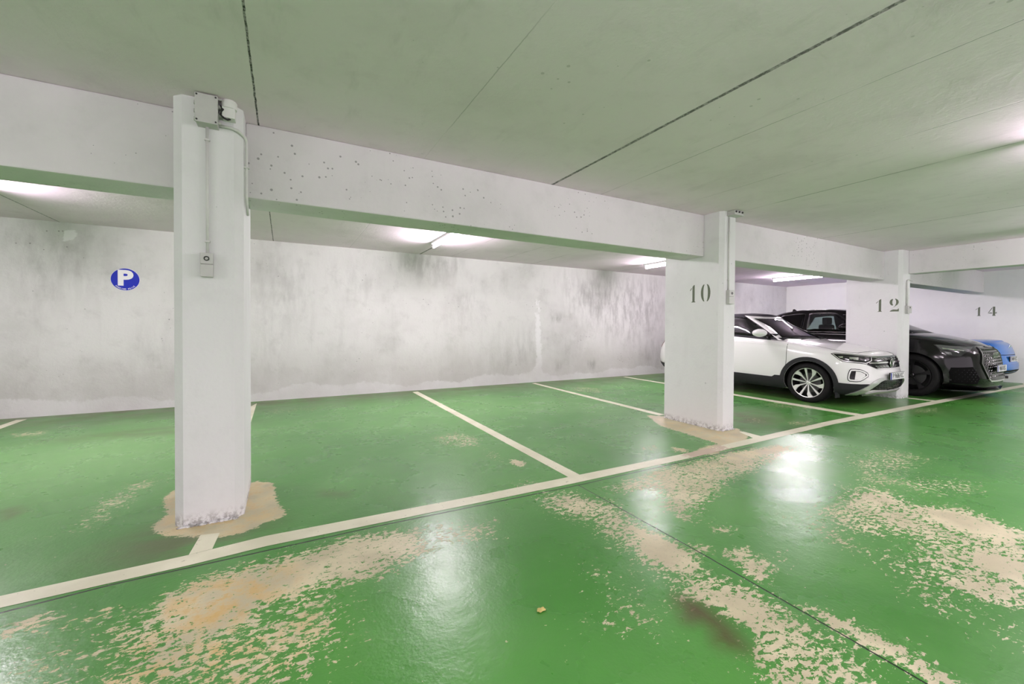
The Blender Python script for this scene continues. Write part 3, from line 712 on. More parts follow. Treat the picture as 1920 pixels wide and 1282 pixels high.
# ------------------------------------------------------------------ parking sign
def text_mesh(txt, size, bold=0.0):
    cu = bpy.data.curves.new('t', 'FONT'); cu.body = txt; cu.size = size; cu.offset = bold; cu.align_x = 'CENTER'; cu.align_y = 'CENTER'; cu.resolution_u = 4
    o = bpy.data.objects.new('t', cu); COL.objects.link(o); dg = bpy.context.evaluated_depsgraph_get(); dg.update()
    me = bpy.data.meshes.new_from_object(o.evaluated_get(dg)); bpy.data.objects.remove(o); bpy.data.curves.remove(cu)
    v = [tuple(p.co) for p in me.vertices]; f = [tuple(p.vertices) for p in me.polygons]; bpy.data.meshes.remove(me)
    return v, f
def letters(name, txt, size, fn, mat, parent, bold=0.0):
    v, f = text_mesh(txt, size, bold)
    return mk(name, [fn(p[0], p[1]) for p in v], f, mat, parent)
SX, SZ, SR = -2.055, 1.94, 0.165
sr = empty('parking_sign', (SX, YW, SZ-SR), 'round blue P parking sign on the back wall left of the nearest pillar', 'sign')
def disc(rad, y0, y1, name, mat):
    m_ = MB(); m_.prism([(SX+rad*math.cos(2*math.pi*i/64), SZ+rad*math.sin(2*math.pi*i/64)) for i in range(64)], y0, y1, 'y'); return m_.build(name, mat, sr)
disc(SR, YW-0.004, YW-0.001, 'sign_plate', MAT['sign_white']); disc(SR*0.975, YW-0.006, YW-0.004, 'sign_face', MAT['sign_blue'])
letters('letter', 'P', 0.30, lambda a, b_: (SX-0.005+a*1.12, YW-0.0075, SZ+0.010+b_), MAT['sign_white'], sr, 0.014)
m_ = MB()
word = 'PARKING PRIVÉ'
for i, ch in enumerate(word):
    if ch == ' ': continue
    ang = math.radians(-90 + (i-(len(word)-1)/2)*7.6); v, f = text_mesh(ch, 0.028, 0.0006); rr = SR*0.87; rot = ang+math.pi/2
    m_.add([(SX+rr*math.cos(ang)+p[0]*math.cos(rot)-p[1]*math.sin(rot), YW-0.0075, SZ+rr*math.sin(ang)+p[0]*math.sin(rot)+p[1]*math.cos(rot)) for p in v], f)
m_.build('lettering', MAT['sign_white'], sr)

# small litter on the floor
bm = bmesh.new(); bmesh.ops.create_icosphere(bm, subdivisions=3, radius=1)
for q in bm.verts:
    n_ = 1+0.25*math.sin(q.co.x*5+1)*math.cos(q.co.y*4)
    q.co = Vector((1.009+q.co.x*0.020*n_, 1.56+q.co.y*0.013*n_, 0.006+q.co.z*0.006*n_))
m_ = MB(); m_.frombm(bm); tag(m_.build('dry_leaf', MAT['leaf'], None, True), 'tiny crumpled yellow leaf alone on the green floor near the bottom', 'leaf')

#CARS#
# ------------------------------------------------------------------ cars
# every car is modelled nose (or tail) towards the lane; s runs from that end back towards the wall
def plan_half(a, b_):
    """half outline (x>=0) of a unit car plan: x in 0..1, y in 0..1, from the lane-end centre round to the other end centre"""
    p = []
    for i in range(401):
        x = math.sin(math.pi/2*i/400)**0.8
        y = (1-x**a)**(1/b_) if x < 1 else 0.0
        p.append((x, 0.5-0.5*y))
    q = [(x, 1-y) for x, y in p[::-1]][1:]
    p = np.array(p+q)
    return p
def sampler(w_, s0, s1, a, b_):
    p = plan_half(a, b_); xs = p[:, 0]*w_; ys = s0+(s1-s0)*p[:, 1]
    L_ = np.concatenate([[0], np.cumsum(np.hypot(np.diff(xs), np.diff(ys)))]); L_ /= L_[-1]
    return (lambda q: (float(np.interp(q, L_, xs)), float(np.interp(q, L_, ys)))), (lambda s: float(np.interp(s, ys, L_)))
def tb(table, x): return float(np.interp(x, [t[0] for t in table], [t[1] for t in table]))
def sm(x): x = min(1, max(0, x)); return x*x*(3-2*x)

def body_shell(Xc, Yn, c):
    """closed loft of the lower body; returns verts, faces"""
    NQ = 110; rows = c['rows']; V = []; F = []
    for (t, w_, f0, r0) in rows:
        P, _ = sampler(w_, f0, c['L']-r0, c['a'], c['b'])
        ring = []
        for i in range(NQ+1):
            x, s = P(i/NQ); sg = c['L']*(s-f0)/(c['L']-r0-f0)
            zb, zt = tb(c['zb'], sg), tb(c['zt'], sg)
            ring.append((x, s, zb+(zt-zb)*t))
        full = ring + [(-x, s, z) for x, s, z in ring[-2:0:-1]]
        V += [(Xc+x, Yn+s, z) for x, s, z in full]
    n = 2*NQ; m = len(rows)
    for k in range(m-1):
        for j in range(n): F.append((k*n+j, k*n+(j+1) % n, (k+1)*n+(j+1) % n, (k+1)*n+j))
    def cap(base, crown, top):
        M = 12; prev = None
        for i in range(0, NQ+1):
            r_ = base+i; l_ = base+((n-i) % n)
            if i in (0, NQ): row = [r_]
            else:
                a_, b2 = Vector(V[r_]), Vector(V[l_]); row = [r_]
                for q in range(1, M):
                    t = q/M; p = a_.lerp(b2, t); u = 2*t-1; s = p.y-Yn
                    p.z += crown(s)*(1-abs(u)**2.6) if top else 0
                    V.append(tuple(p)); row.append(len(V)-1)
                row.append(l_)
            if prev is not None:
                if len(prev) == 1:
                    for q in range(len(row)-1): F.append((prev[0], row[q], row[q+1]))
                elif len(row) == 1:
                    for q in range(len(prev)-1): F.append((prev[q], row[0], prev[q+1]))
                else:
                    for q in range(len(row)-1): F.append((prev[q], row[q], row[q+1], prev[q+1]))
            prev = row
    cap((m-1)*n, lambda s: tb(c['crown'], s), True)
    cap(0, lambda s: 0, False)
    return V, F

def cut_wells(o, Xc, Yn, c):
    """wheel arches cut through the shell, the inside of the wells turned black"""
    me = o.data
    for s in c['axles']:
        bm = bmesh.new()
        bmesh.ops.create_cone(bm, cap_ends=True, segments=56, radius1=c['well'], radius2=c['well'], depth=4)
        me2 = bpy.data.meshes.new('cut'); bm.to_mesh(me2); bm.free()
        cut = bpy.data.objects.new('cut', me2); COL.objects.link(cut)
        wl = world_loc(o)
        cut.rotation_euler = (0, math.pi/2, 0); cut.location = (Xc, Yn+s, c['wr'])
        md = o.modifiers.new('b', 'BOOLEAN'); md.operation = 'DIFFERENCE'; md.solver = 'EXACT'; md.object = cut
        bpy.context.view_layer.update()
        dg = bpy.context.evaluated_depsgraph_get(); dg.update()
        nm = bpy.data.meshes.new_from_object(o.evaluated_get(dg)); o.modifiers.remove(md)
        o.data = nm; bpy.data.objects.remove(cut); bpy.data.meshes.remove(me2)
    nm = o.data
    if len(nm.materials) < 2: nm.materials.append(MAT['well'])
    wl = world_loc(o)
    for p in nm.polygons:
        cc = p.center+wl
        for s in c['axles']:
            r_ = math.hypot(cc.y-Yn-s, cc.z-c['wr'])
            if abs(r_-c['well']) < 0.012 and abs(p.normal.x) < 0.3: p.material_index = 1; p.use_smooth = False
    return o

def greenhouse(Xc, Yn, c, root):
    """cabin frame with open windows and separate panes; columns of the loft are pillars"""
    g = c['cab']; rows = g['rows']        # (t, blend)
    def S(t):
        k = g['shape'](t)
        w_ = g['w0']+(g['w1']-g['w0'])*k[0]; f0 = g['f0']+(g['f1']-g['f0'])*k[1]; r1 = g['r0']+(g['r1']-g['r0'])*k[2]
        return sampler(w_, f0, r1, g['a'], g['b'])
    # columns: fraction along half outline, given as (kind, (base, top)) with s targets
    cols = g['cols']; cq = []
    def colq(P_inv, spec, t):
        kind, a0, a1 = spec
        if kind == 'q': return a0+(a1-a0)*t
        return P_inv(a0+(a1-a0)*t)
    V = []; idx_ = {}
    subs = g['subs']; J = []
    for ci in range(len(cols)-1):
        for q in range(subs[ci]): J.append((ci, q/subs[ci]))
    J.append((len(cols)-2, 1.0)); nJ = len(J)
    for i, t in enumerate(rows):
        P, inv = S(t)
        for j, (ci, fr) in enumerate(J):
            q0 = colq(inv, cols[ci], t); q1 = colq(inv, cols[ci+1], t)
            x, s = P(q0+(q1-q0)*fr)
            z = g['zbase'](s)*(1-t) + g['ztop'](s)*t
            V.append((x, s, z))
    nr = len(rows)
    def vi(side, i, j): return side*nr*nJ + i*nJ + j
    W = [(Xc+x, Yn+s, z) for x, s, z in V] + [(Xc-x, Yn+s, z) for x, s, z in V]
    frame = []; panes = {}
    for side in (0, 1):
        for i in range(nr-1):
            for j in range(nJ-1):
                ci = J[j][0]; pn = g['panes'][ci]
                quad = (vi(side, i, j), vi(side, i, j+1), vi(side, i+1, j+1), vi(side, i+1, j))
                if side: quad = quad[::-1]
                if pn and g['wt0'] <= (rows[i]+rows[i+1])/2 <= g['wt1']:
                    key = (pn, side if pn not in ('windscreen', 'rear_window') else 2)
                    panes.setdefault(key, []).append(quad)
                else: frame.append((quad, ci))
    # roof cap
    base = len(W); prev = None; M = 10; roof = []
    for j in range(nJ):
        a_, b2 = Vector(W[vi(0, nr-1, j)]), Vector(W[vi(1, nr-1, j)])
        if (a_-b2).length < 1e-5: row = [vi(0, nr-1, j)]
        else:
            row = [vi(0, nr-1, j)]
            for q in range(1, M):
                t = q/M; p = a_.lerp(b2, t); u = 2*t-1
                p.z += g['crown']*(1-u*u)*min(1, 4*j/nJ, 4*(nJ-1-j)/nJ+0.1); W.append(tuple(p)); row.append(len(W)-1)
            row.append(vi(1, nr-1, j))
        if prev is not None:
            for q in range(max(len(row), len(prev))-1):
                a1_ = prev[min(q, len(prev)-1)]; a2_ = prev[min(q+1, len(prev)-1)]; b1_ = row[min(q, len(row)-1)]; b2_ = row[min(q+1, len(row)-1)]
                f = []
                for e in (a1_, b1_, b2_, a2_):
                    if e not in f: f.append(e)
                if len(f) > 2: roof.append(tuple(f))
        prev = row
    def sub(name, faces, mat, thick=0.0, push=0.0):
        used = sorted({v for f in faces for v in f}); mp = {v: i for i, v in enumerate(used)}
        o = mk(name, [W[v] for v in used], [tuple(mp[v] for v in f) for f in faces], mat, root, 'auto')
        bm = bmesh.new(); bm.from_mesh(o.data); bmesh.ops.remove_doubles(bm, verts=bm.verts, dist=0.0005)
        bmesh.ops.recalc_face_normals(bm, faces=bm.faces)
        cz = Vector((Xc, Yn+(g['f0']+g['r0'])/2, 0.9)) - world_loc(o)
        out = sum(1 if (f.calc_center_median()-cz).dot(f.normal) > 0 else -1 for f in bm.faces)
        if out < 0: bmesh.ops.reverse_faces(bm, faces=bm.faces)
        bm.normal_update()
        if thick:
            r_ = bmesh.ops.solidify(bm, geom=list(bm.faces), thickness=thick)
        if push:
            for v in bm.verts: v.co += v.normal*push
        bm.to_mesh(o.data); bm.free(); return o
    fm = {}
    for q, ci in frame: fm.setdefault(g['fmat'][ci], []).append(q)
    for mname, fs in fm.items(): sub({'fabric': 'soft_top_side', 'white_paint': 'windscreen_frame', 'satin': 'windscreen_frame'}.get(mname, 'cabin_frame') if mname != g['roofmat'] else 'cabin_frame', fs, MAT[mname], 0.012)
    sub('roof', roof, MAT[g['roofmat']], 0.03)
    for (pn, side), fs in panes.items(): sub(pn, fs, MAT['glass' if (side == 0 and g['gmat'][pn] == 'glass_dark') else g['gmat'][pn]], 0.003, 0.001)

def patch(name, poly, mapper, bvh, Xc, mat, parent, off=0.004, depth=0.012, res=0.02, mirror='separate', clampc=False):
    """a panel that lies on the car body: outline given in a 2D frame, laid on the surface, with real thickness"""
    polys = poly if isinstance(poly[0], list) else [poly]
    V = []; F = []
    for pl_ in polys:
        v, f = patch_core(pl_, mapper, bvh, Xc, off, depth, res, clampc); n = len(V); V += v; F += [tuple(i+n for i in q) for q in f]
    MV = [Vector((2*Xc-v.x, v.y, v.z)) for v in V]; MF = [f[::-1] for f in F]
    if mirror == 'join':
        nn = len(V); return [mk(name, V+MV, F+[tuple(i+nn for i in f) for f in MF], mat, parent, 'auto')]
    out = [mk(name, V, F, mat, parent, 'auto')]
    if mirror == 'separate': out.append(mk(name, MV, MF, mat, parent, 'auto'))
    return out
def patch_core(poly, mapper, bvh, Xc, off, depth, res, clampc):
    P2 = [Vector(p) for p in poly]; n = len(P2)
    # densify the outline
    D = []
    for i in range(n):
        a_, b2 = P2[i], P2[(i+1) % n]; k = max(1, int((b2-a_).length/res))
        for q in range(k): D.append(a_.lerp(b2, q/k))
    n = len(D)
    arr = np.array([tuple(p) for p in D]); lo_, hi_ = arr.min(0), arr.max(0)
    gx_, gy_ = np.meshgrid(np.arange(lo_[0]+res/2, hi_[0], res), np.arange(lo_[1]+res/2, hi_[1], res))
    gp = np.c_[gx_.ravel(), gy_.ravel()]
    if len(gp): gp = gp[polydist(gp, arr) > res*0.35]
    allp = D + [Vector(p) for p in gp.tolist()]
    r_ = geometry.delaunay_2d_cdt(allp, [], [list(range(n))], 1, 1e-6)
    vs, fs = r_[0], r_[2]
    top = []; bot = []
    for p in vs:
        o_, d_ = mapper(p); h = bvh.ray_cast(o_, d_)
        if h[0] is None:
            # nearest body point to the ray
            best = None
            for t in np.linspace(0, 16, 160):
                q = bvh.find_nearest(o_+d_*float(t), 0.4)
                if q[0] is not None and (best is None or q[3] < best[3]): best = q
            if best is None: return [], []
            h = best
        loc, nor = h[0], h[1]
        if nor.dot(d_) > 0 and h[3] is not None and abs(nor.dot(d_)) > 0.05: nor = -nor
        q1 = loc+nor*off; q0 = loc-nor*depth
        if clampc and q1.x > Xc-0.02: q1.x = min(q1.x, Xc); q0.x = min(q0.x, Xc)
        top.append(q1); bot.append(q0)
    m_ = len(vs); F = [tuple(f) for f in fs] + [tuple(i+m_ for i in f[::-1]) for f in fs]
    cnt = {}
    for f in fs:
        for i in range(len(f)):
            e = (f[i], f[(i+1) % len(f)]); cnt[e] = 1
    for (a_, b2) in cnt:
        if (b2, a_) not in cnt: F.append((a_, a_+m_, b2+m_, b2))
    return top+bot, F
def m_cam(p): return CAM, ray(p[0], p[1])
def m_side(Xc, Yn): return lambda p: (Vector((Xc-3, Yn+p[0], p[1])), Vector((1, 0, 0)))
def m_front(Xc, Yn): return lambda p: (Vector((Xc+p[0], Yn-2, p[1])), Vector((0, 1, 0)))
def m_top(Xc, Yn): return lambda p: (Vector((Xc+p[0], Yn+p[1], 3)), Vector((0, 0, -1)))
def band(line, wd):
    """thin closed strip around a polyline"""
    P = [Vector(p) for p in line]; L_, R_ = [], []
    for i, p in enumerate(P):
        d = (P[min(i+1, len(P)-1)]-P[max(i-1, 0)]).normalized(); n_ = Vector((-d.y, d.x))
        L_.append(p+n_*wd/2); R_.append(p-n_*wd/2)
    return L_+R_[::-1]
def ringpoly(outer, inner):
    """a closed frame, given as two half frames"""
    o_, i_ = list(outer), list(inner); n = len(o_); h = n//2
    return [o_[:h+1]+i_[:h+1][::-1], o_[h:]+[o_[0]]+([i_[0]]+i_[h:][::-1])]
def offset_poly(poly, d):
    P = [Vector(p) for p in poly]; n = len(P); area = sum(P[i].x*P[(i+1) % n].y-P[(i+1) % n].x*P[i].y for i in range(n)); sg = 1 if area > 0 else -1
    out = []
    for i in range(n):
        e1 = (P[i]-P[i-1]).normalized(); e2 = (P[(i+1) % n]-P[i]).normalized()
        n1 = Vector((-e1.y, e1.x))*sg; n2 = Vector((-e2.y, e2.x))*sg; b_ = (n1+n2)
        b_ = b_/max(b_.length, 1e-6); k = d/max(0.35, b_.dot(n1)); out.append(P[i]+b_*k)
    return out

def wheel(root, x, y, r, rim, side, style, wd=0.225):
    """side -1: outer face towards -X"""
    hw = wd/2
    prof = [(-hw*0.80, rim*0.98), (-hw*0.98, rim*1.06), (-hw, r*0.86), (-hw*0.93, r*0.945), (-hw*0.78, r*0.985), (-hw*0.4, r*1.0), (0, r), (hw*0.4, r), (hw*0.78, r*0.985), (hw*0.93, r*0.945), (hw, r*0.86), (hw*0.98, rim*1.06), (hw*0.80, rim*0.98)]
    t = MB(); t.lathe_x(prof, x, y, r, 56, True); wobj = t.build('wheel', MAT['tyre'], root, 'auto')
    g = MB()
    for k in range(72):           # tread blocks across the crown
        a = 2*math.pi*k/72
        for (dx, wdx) in ((-hw*0.52, hw*0.30), (0, hw*0.22), (hw*0.52, hw*0.30)):
            c_, s_ = math.cos(a), math.sin(a); v = []
            for rr in (r*0.99, r*1.006):
                for da in (-0.030, 0.030):
                    for ex in (-1, 1): v.append((x+dx+ex*wdx/1.15, y+rr*math.cos(a+da), r+rr*math.sin(a+da)))
            g.add(v, [(0, 1, 3, 2), (4, 6, 7, 5), (0, 4, 5, 1), (2, 3, 7, 6), (0, 2, 6, 4), (1, 5, 7, 3)])
    g.build('tread', MAT['tyre'], wobj)
    o = side*hw
    b_ = MB(); b_.lathe_x([(o*0.86, rim), (o*0.90, rim*0.97), (o*0.3, rim*0.90), (-o*0.8, rim*0.93), (-o*0.8, 0.02)], x, y, r, 48); b_.build('rim_barrel', MAT['alloy_black'], wobj, 'auto')
    b_ = MB(); b_.lathe_x([(o*0.05, 0.03), (o*0.05, rim*0.66), (o*-0.1, rim*0.66), (o*-0.1, 0.03)], x, y, r, 40, True); b_.build('brake_disc', MAT['brake'], wobj, 'auto')
    sp = MB()
    def P3(rr, a, dx): return (x+o*dx, y+rr*math.cos(a), r+rr*math.sin(a))
    def blade(ps, d0, d1):
        # ps: list of (radius fraction, angle) outline; front face bows out with radius
        v = [P3(rim*q[0], q[1], 0.62+0.24*q[0]) for q in ps]+[P3(rim*q[0], q[1], 0.62+0.24*q[0]-0.20) for q in ps]; n = len(ps)
        sp.add(v, [tuple(range(n)), tuple(range(n, 2*n))[::-1]]+[(i, (i+1) % n, n+(i+1) % n, n+i) for i in range(n)])
    dirn = side
    for k in range(5):
        a0 = math.radians(72*k+style['phase'])
        if style['kind'] == 'turbine':
            w1, w2_ = math.radians(5), math.radians(7.0)
            # slim straight blade
            blade([(0.12, a0-0.16), (0.97, a0-0.075), (0.97, a0+0.075), (0.12, a0+0.16)], 0, 0)
            # broad swept blade
            b0 = a0+math.radians(36)*1.0
            blade([(0.12, b0-0.20), (0.55, b0-0.02), (0.78, b0-0.13), (0.97, b0-0.24), (0.97, b0+0.10), (0.78, b0+0.17), (0.58, b0+0.14), (0.12, b0+0.20)], 0, 0)
        else:
            blade([(0.16, a0-0.25), (0.6, a0-0.10), (0.97, a0-0.16), (0.97, a0+0.16), (0.6, a0+0.10), (0.16, a0+0.25)], 0, 0)
    sp.lathe_x([(o*0.60, 0.001), (o*0.72, 0.001), (o*0.72, rim*0.09), (o*0.64, rim*0.13), (o*0.50, rim*0.15)], x, y, r, 28)
    sp.lathe_x([(o*0.84, rim*0.955), (o*0.89, rim*0.965), (o*0.91, rim*1.0), (o*0.84, rim*1.0)], x, y, r, 56, True)
    sp.build('rim_spokes', MAT[style['mat']], wobj, False)
    return wobj

def plate(root, Xc, y, z, txt, half, left_shift=0.0, yaw=0):
    p = MB(); p.box(Xc-0.268, Xc+0.268, y, y+0.012, z-0.060, z+0.060, 0.004); pb = p.build('number_plate_holder', MAT['black_gloss'], root)
    p = MB(); p.box(Xc-0.26, Xc+0.26, y-0.004, y, z-0.054, z+0.054, 0.0015); po = p.build('number_plate', MAT['plate_white'], root)
    p = MB(); p.box(Xc-0.259, Xc-0.215, y-0.005, y-0.003, z-0.053, z+0.053); p.build('blue_band', MAT['plate_blue'], po)
    letters('plate_letters', txt, 0.112, lambda a, b_: (Xc+0.02+a*0.80, y-0.0055, z+b_), MAT['plate_black'], po, 0.0015)
    return po

# ---- white convertible crossover -------------------------------------------------
Xc, Yn = 8.775, 2.985
CW = dict(L=4.41, a=2.5, b=9.0, axles=(0.865, 3.52), wr=0.335, well=0.375,
  rows=[(0, .80, .16, .14), (.05, .86, .09, .08), (.15, .895, .03, .03), (.30, .905, .0, .0), (.42, .905, .005, .0), (.55, .903, .03, .02), (.66, .900, .05, .05), (.76, .897, .06, .09), (.85, .888, .075, .14), (.92, .872, .10, .18), (.97, .845, .14, .22), (1.0, .79, .21, .27)],
  zb=[(0, .20), (.3, .19), (1.3, .19), (3.2, .20), (3.9, .24), (4.40, .36)], zt=[(0, .845), (.25, .885), (.6, .94), (1.0, .995), (1.25, 1.04), (1.6, 1.07), (2.2, 1.115), (3.3, 1.145), (3.95, 1.12), (4.4, 1.02)],
  crown=[(0, .02), (.35, .05), (.8, .065), (1.3, .03), (4.2, .03)])
root_w = empty('convertible_car', (Xc, Yn+CW['L']/2, 0), 'white convertible crossover with black soft top parked between pillar 10 and pillar 12', 'car')
V, F = body_shell(Xc, Yn, CW)
body = mk('body', V, F, [MAT['white_paint']], root_w, 'auto')
bv = BVHTree.FromPolygons([Vector(v) for v in V], F)
cut_wells(body, Xc, Yn, CW)
for f in body.data.polygons: f.use_smooth = f.material_index == 0
def shapeW(t):
    k = t if t < .86 else .86+(t-.86)*1.0
    return (t**1.15, min(1, t*1.0)+0.10*math.sin(math.pi*t), t)
CW['cab'] = dict(w0=.835, w1=.61, f0=1.16, f1=2.02, r0=4.02, r1=3.25, a=3.0, b=7.0, crown=.045,
  rows=[0, .04, .08, .2, .35, .5, .65, .78, .84, .90, .95, 1.0], wt0=.08, wt1=.90, shape=shapeW,
  zbase=lambda s: tb([(1.1, 1.03), (1.5, 1.065), (2.2, 1.115), (3.3, 1.145), (4.1, 1.12)], s)-0.01, ztop=lambda s: tb([(1.9, 1.495), (2.3, 1.535), (2.9, 1.53), (3.35, 1.47)], s),
  cols=[('q', 0, 0), ('s', 1.33, 2.11), ('s', 1.42, 2.18), ('s', 2.96, 2.86), ('s', 3.06, 2.95), ('q', .93, .92), ('q', 1, 1)], subs=[10, 2, 10, 1, 6, 3],
  panes=['windscreen', None, 'side_window', None, None, None], fmat=['white_paint', 'white_paint', 'fabric', 'fabric', 'fabric', 'fabric'], roofmat='fabric',
  gmat={'windscreen': 'glass_mid', 'side_window': 'glass_mid'})
greenhouse(Xc, Yn, CW, root_w)
# cabin: dashboard shelf, seats with headrests
def cabin_inside(root, Xc, y0, y1, z0, seats, hw=0.78):
    m_ = MB(); m_.box(Xc-hw, Xc+hw, y0, y0+0.50, z0-0.06, z0+0.005, 0.02); m_.build('dashboard', MAT['seat'], root)
    for (sx, sy) in seats:
        m_ = MB()
        m_.box(Xc+sx-0.24, Xc+sx+0.24, sy, sy+0.14, z0-0.25, z0+0.20, 0.05); m_.box(Xc+sx-0.13, Xc+sx+0.13, sy+0.01, sy+0.11, z0+0.20, z0+0.36, 0.03)
        m_.build('seat', MAT['seat'], root)
    st_ = MB(); st_.tube([(Xc+0.37+0.17*math.cos(t*math.pi/12), y0+0.58, z0+0.02+0.16*math.sin(t*math.pi/12)) for t in range(25)], 0.014, 8, False)
    st_.build('steering_wheel', MAT['black_gloss'], root, True)
cabin_inside(root_w, Xc, Yn+1.35, 0, 1.09, [(-.37, Yn+2.35), (.37, Yn+2.35)], .72)
deck = MB(); deck.box(Xc-.70, Xc+.70, Yn+1.5, Yn+3.4, 1.12, 1.165, 0.01); deck.build('cabin_floor', MAT['seat'], root_w)
rvm = MB(); rvm.box(Xc-0.11, Xc+0.11, Yn+1.93, Yn+1.96, 1.36, 1.43, 0.012); rvm.build('rear_view_mirror', MAT['black_gloss'], root_w)
MC = m_cam; SD = m_side(Xc, Yn); FR = m_front(Xc, Yn); TP = m_top(Xc, Yn)
def zpx(ox, oy, sc_, pts_): return [(ox+x/sc_, oy+y/sc_) for x, y in pts_]
def Z2(p): return zpx(1540, 640, 10.68, p)
HL = Z2([(185, 243), (262, 226), (480, 240), (700, 262), (900, 284), (1010, 300), (1010, 400), (890, 458), (640, 428), (410, 402), (330, 352), (250, 290)])
patch('headlight', HL, MC, bv, Xc, MAT['black_gloss'], root_w, .004, .03, 2.0)
patch('headlight_rim', ringpoly(offset_poly(HL, 1.0), offset_poly(HL, 2.2)), MC, bv, Xc, MAT['satin'], root_w, .009, .0, 2.0)
patch('headlight_lens', Z2([(300, 285), (480, 285), (760, 305), (960, 330), (960, 385), (880, 410), (640, 385), (430, 362)]), MC, bv, Xc, MAT['lamp_glass'], root_w, .010, .0, 2.0)
patch('headlight_reflector', Z2([(330, 300), (430, 300), (430, 330), (370, 330)]), MC, bv, Xc, MAT['chrome'], root_w, .013, .0, 2.0)
patch('headlight_reflector', Z2([(555, 320), (640, 322), (735, 325), (735, 372), (640, 368), (640, 355), (555, 350)]), MC, bv, Xc, MAT['chrome'], root_w, .013, .0, 2.0)
patch('headlight_reflector', Z2([(350, 350), (430, 368), (425, 392), (395, 385)]), MC, bv, Xc, MAT['chrome'], root_w, .013, .0, 2.0)
GR = Z2([(1005, 300), (1180, 297), (1372, 286), (1402, 532), (1240, 535), (1095, 545), (900, 462), (1005, 400)])
patch('front_grille', GR, MC, bv, Xc, MAT['black_gloss'], root_w, .006, .03, 2.0, 'join', True)
patch('grille_strip', Z2([(1000, 312), (1180, 308), (1376, 292), (1378, 318), (1180, 334), (1010, 334)]), MC, bv, Xc, MAT['chrome'], root_w, .016, .0, 2.0, 'join', True)
patch('grille_strip', Z2([(930, 425), (1050, 420), (1388, 402), (1392, 428), (1060, 452), (950, 448)]), MC, bv, Xc, MAT['chrome'], root_w, .016, .0, 2.0, 'join', True)
patch('grille_strip', Z2([(1095, 545), (1402, 530), (1405, 548), (1200, 566), (1120, 560)]), MC, bv, Xc, MAT['satin'], root_w, .016, .0, 2.0, 'join', True)
m_ = MB()
def dashes(rows, mapper, sz):
    out = []
    for (x0, y0, x1, y1, n) in rows:
        for k in range(n):
            t = (k+0.5)/n; cx_, cy_ = x0+(x1-x0)*t, y0+(y1-y0)*t; out.append([(cx_-sz[0], cy_-sz[1]), (cx_+sz[0], cy_-sz[1]), (cx_+sz[0], cy_+sz[1]), (cx_-sz[0], cy_+sz[1])])
    return out
for nm_, mt_, rows_, sz_ in (('grille_mesh', 'chrome', [(1050, 375, 1310, 358, 4), (1080, 350, 1300, 336, 3), (1075, 500, 1330, 485, 4), (1110, 520, 1340, 508, 4)], (26, 4)),):
    vv_ = []
    for q in dashes(rows_, MC, sz_):
        q = Z2(q); hits = []
        for p in q:
            h = bv.ray_cast(*MC(p))
            if h[0] is not None: hits.append(h[0]+h[1]*(0.014 if h[1].dot(MC(p)[1]) < 0 else -0.014))
        if len(hits) == 4:
            for mir in (0, 1):
                hh = [Vector((2*Xc-h.x, h.y, h.z)) if mir else h for h in hits]
                m_.add([tuple(h) for h in hh]+[tuple(h+Vector((0, 0.012, 0))) for h in hh], [(0, 1, 2, 3), (7, 6, 5, 4), (0, 4, 5, 1), (1, 5, 6, 2), (2, 6, 7, 3), (3, 7, 4, 0)])
m_.build('grille_mesh', MAT['chrome'], root_w)
# lower intake, silver skid trims, plate, fog lamp rings
LG = Z2([(1160, 810), (1300, 770), (1490, 762), (1520, 952), (1330, 965), (1000, 975), (880, 1010), (1010, 930)])
patch('lower_grille', LG, MC, bv, Xc, MAT['black_gloss'], root_w, .004, .03, 2.0, 'join', True)
patch('bumper_trim', Z2([(470, 1052), (640, 1010), (800, 950), (930, 880), (1060, 790), (1140, 745), (1220, 728), (1300, 723), (1300, 770), (1240, 775), (1180, 805), (1060, 890), (940, 970), (800, 1030), (700, 1055)]), MC, bv, Xc, MAT['satin'], root_w, .022, .01, 2.0)
patch('bumper_lip', Z2([(780, 1060), (920, 1020), (1080, 985), (1300, 970), (1475, 945), (1478, 968), (1330, 998), (1120, 1018), (960, 1050)]), MC, bv, Xc, MAT['satin'], root_w, .030, .01, 2.0, 'join', True)
mm_ = MB()
for (x0, y0, x1, y1, n) in [(1240, 805, 1430, 792, 4), (1190, 845, 1440, 830, 5), (1130, 885, 1450, 868, 6), (1070, 925, 1455, 905, 7), (1020, 955, 1460, 938, 8)]:
    for q in dashes([(x0, y0, x1, y1, n)], MC, (16, 5)):
        hits = []
        for p in Z2(q):
            h = bv.ray_cast(*MC(p))
            if h[0] is not None: hits.append(h[0]+h[1]*(0.010 if h[1].dot(MC(p)[1]) < 0 else -0.010))
        if len(hits) == 4:
            for mir in (0, 1):
                hh = [Vector((2*Xc-h.x, h.y, h.z)) if mir else h for h in hits]
                mm_.add([tuple(h) for h in hh]+[tuple(h+Vector((0, 0.012, 0))) for h in hh], [(0, 1, 2, 3), (7, 6, 5, 4), (0, 4, 5, 1), (1, 5, 6, 2), (2, 6, 7, 3), (3, 7, 4, 0)])
mm_.build('lower_grille_mesh', MAT['dark_plastic'], root_w)
FG = Z2([(560, 570), (590, 548), (680, 548), (780, 558), (850, 585), (925, 628), (948, 665), (940, 712), (850, 770), (780, 805), (700, 812), (560, 800), (525, 770), (518, 720), (530, 650)])
patch('fog_light_surround', FG, MC, bv, Xc, MAT['black_gloss'], root_w, .004, .01, 2.0)
patch('fog_light_surround', ringpoly(offset_poly(FG, 1.4), offset_poly(FG, 4.0)), MC, bv, Xc, MAT['white_paint'], root_w, .012, .0, 2.0)
patch('fog_light_panel', Z2([(690, 600), (780, 612), (870, 655), (880, 690), (850, 715), (770, 765), (665, 765), (675, 690)]), MC, bv, Xc, MAT['white_paint'], root_w, .010, .0, 2.0)
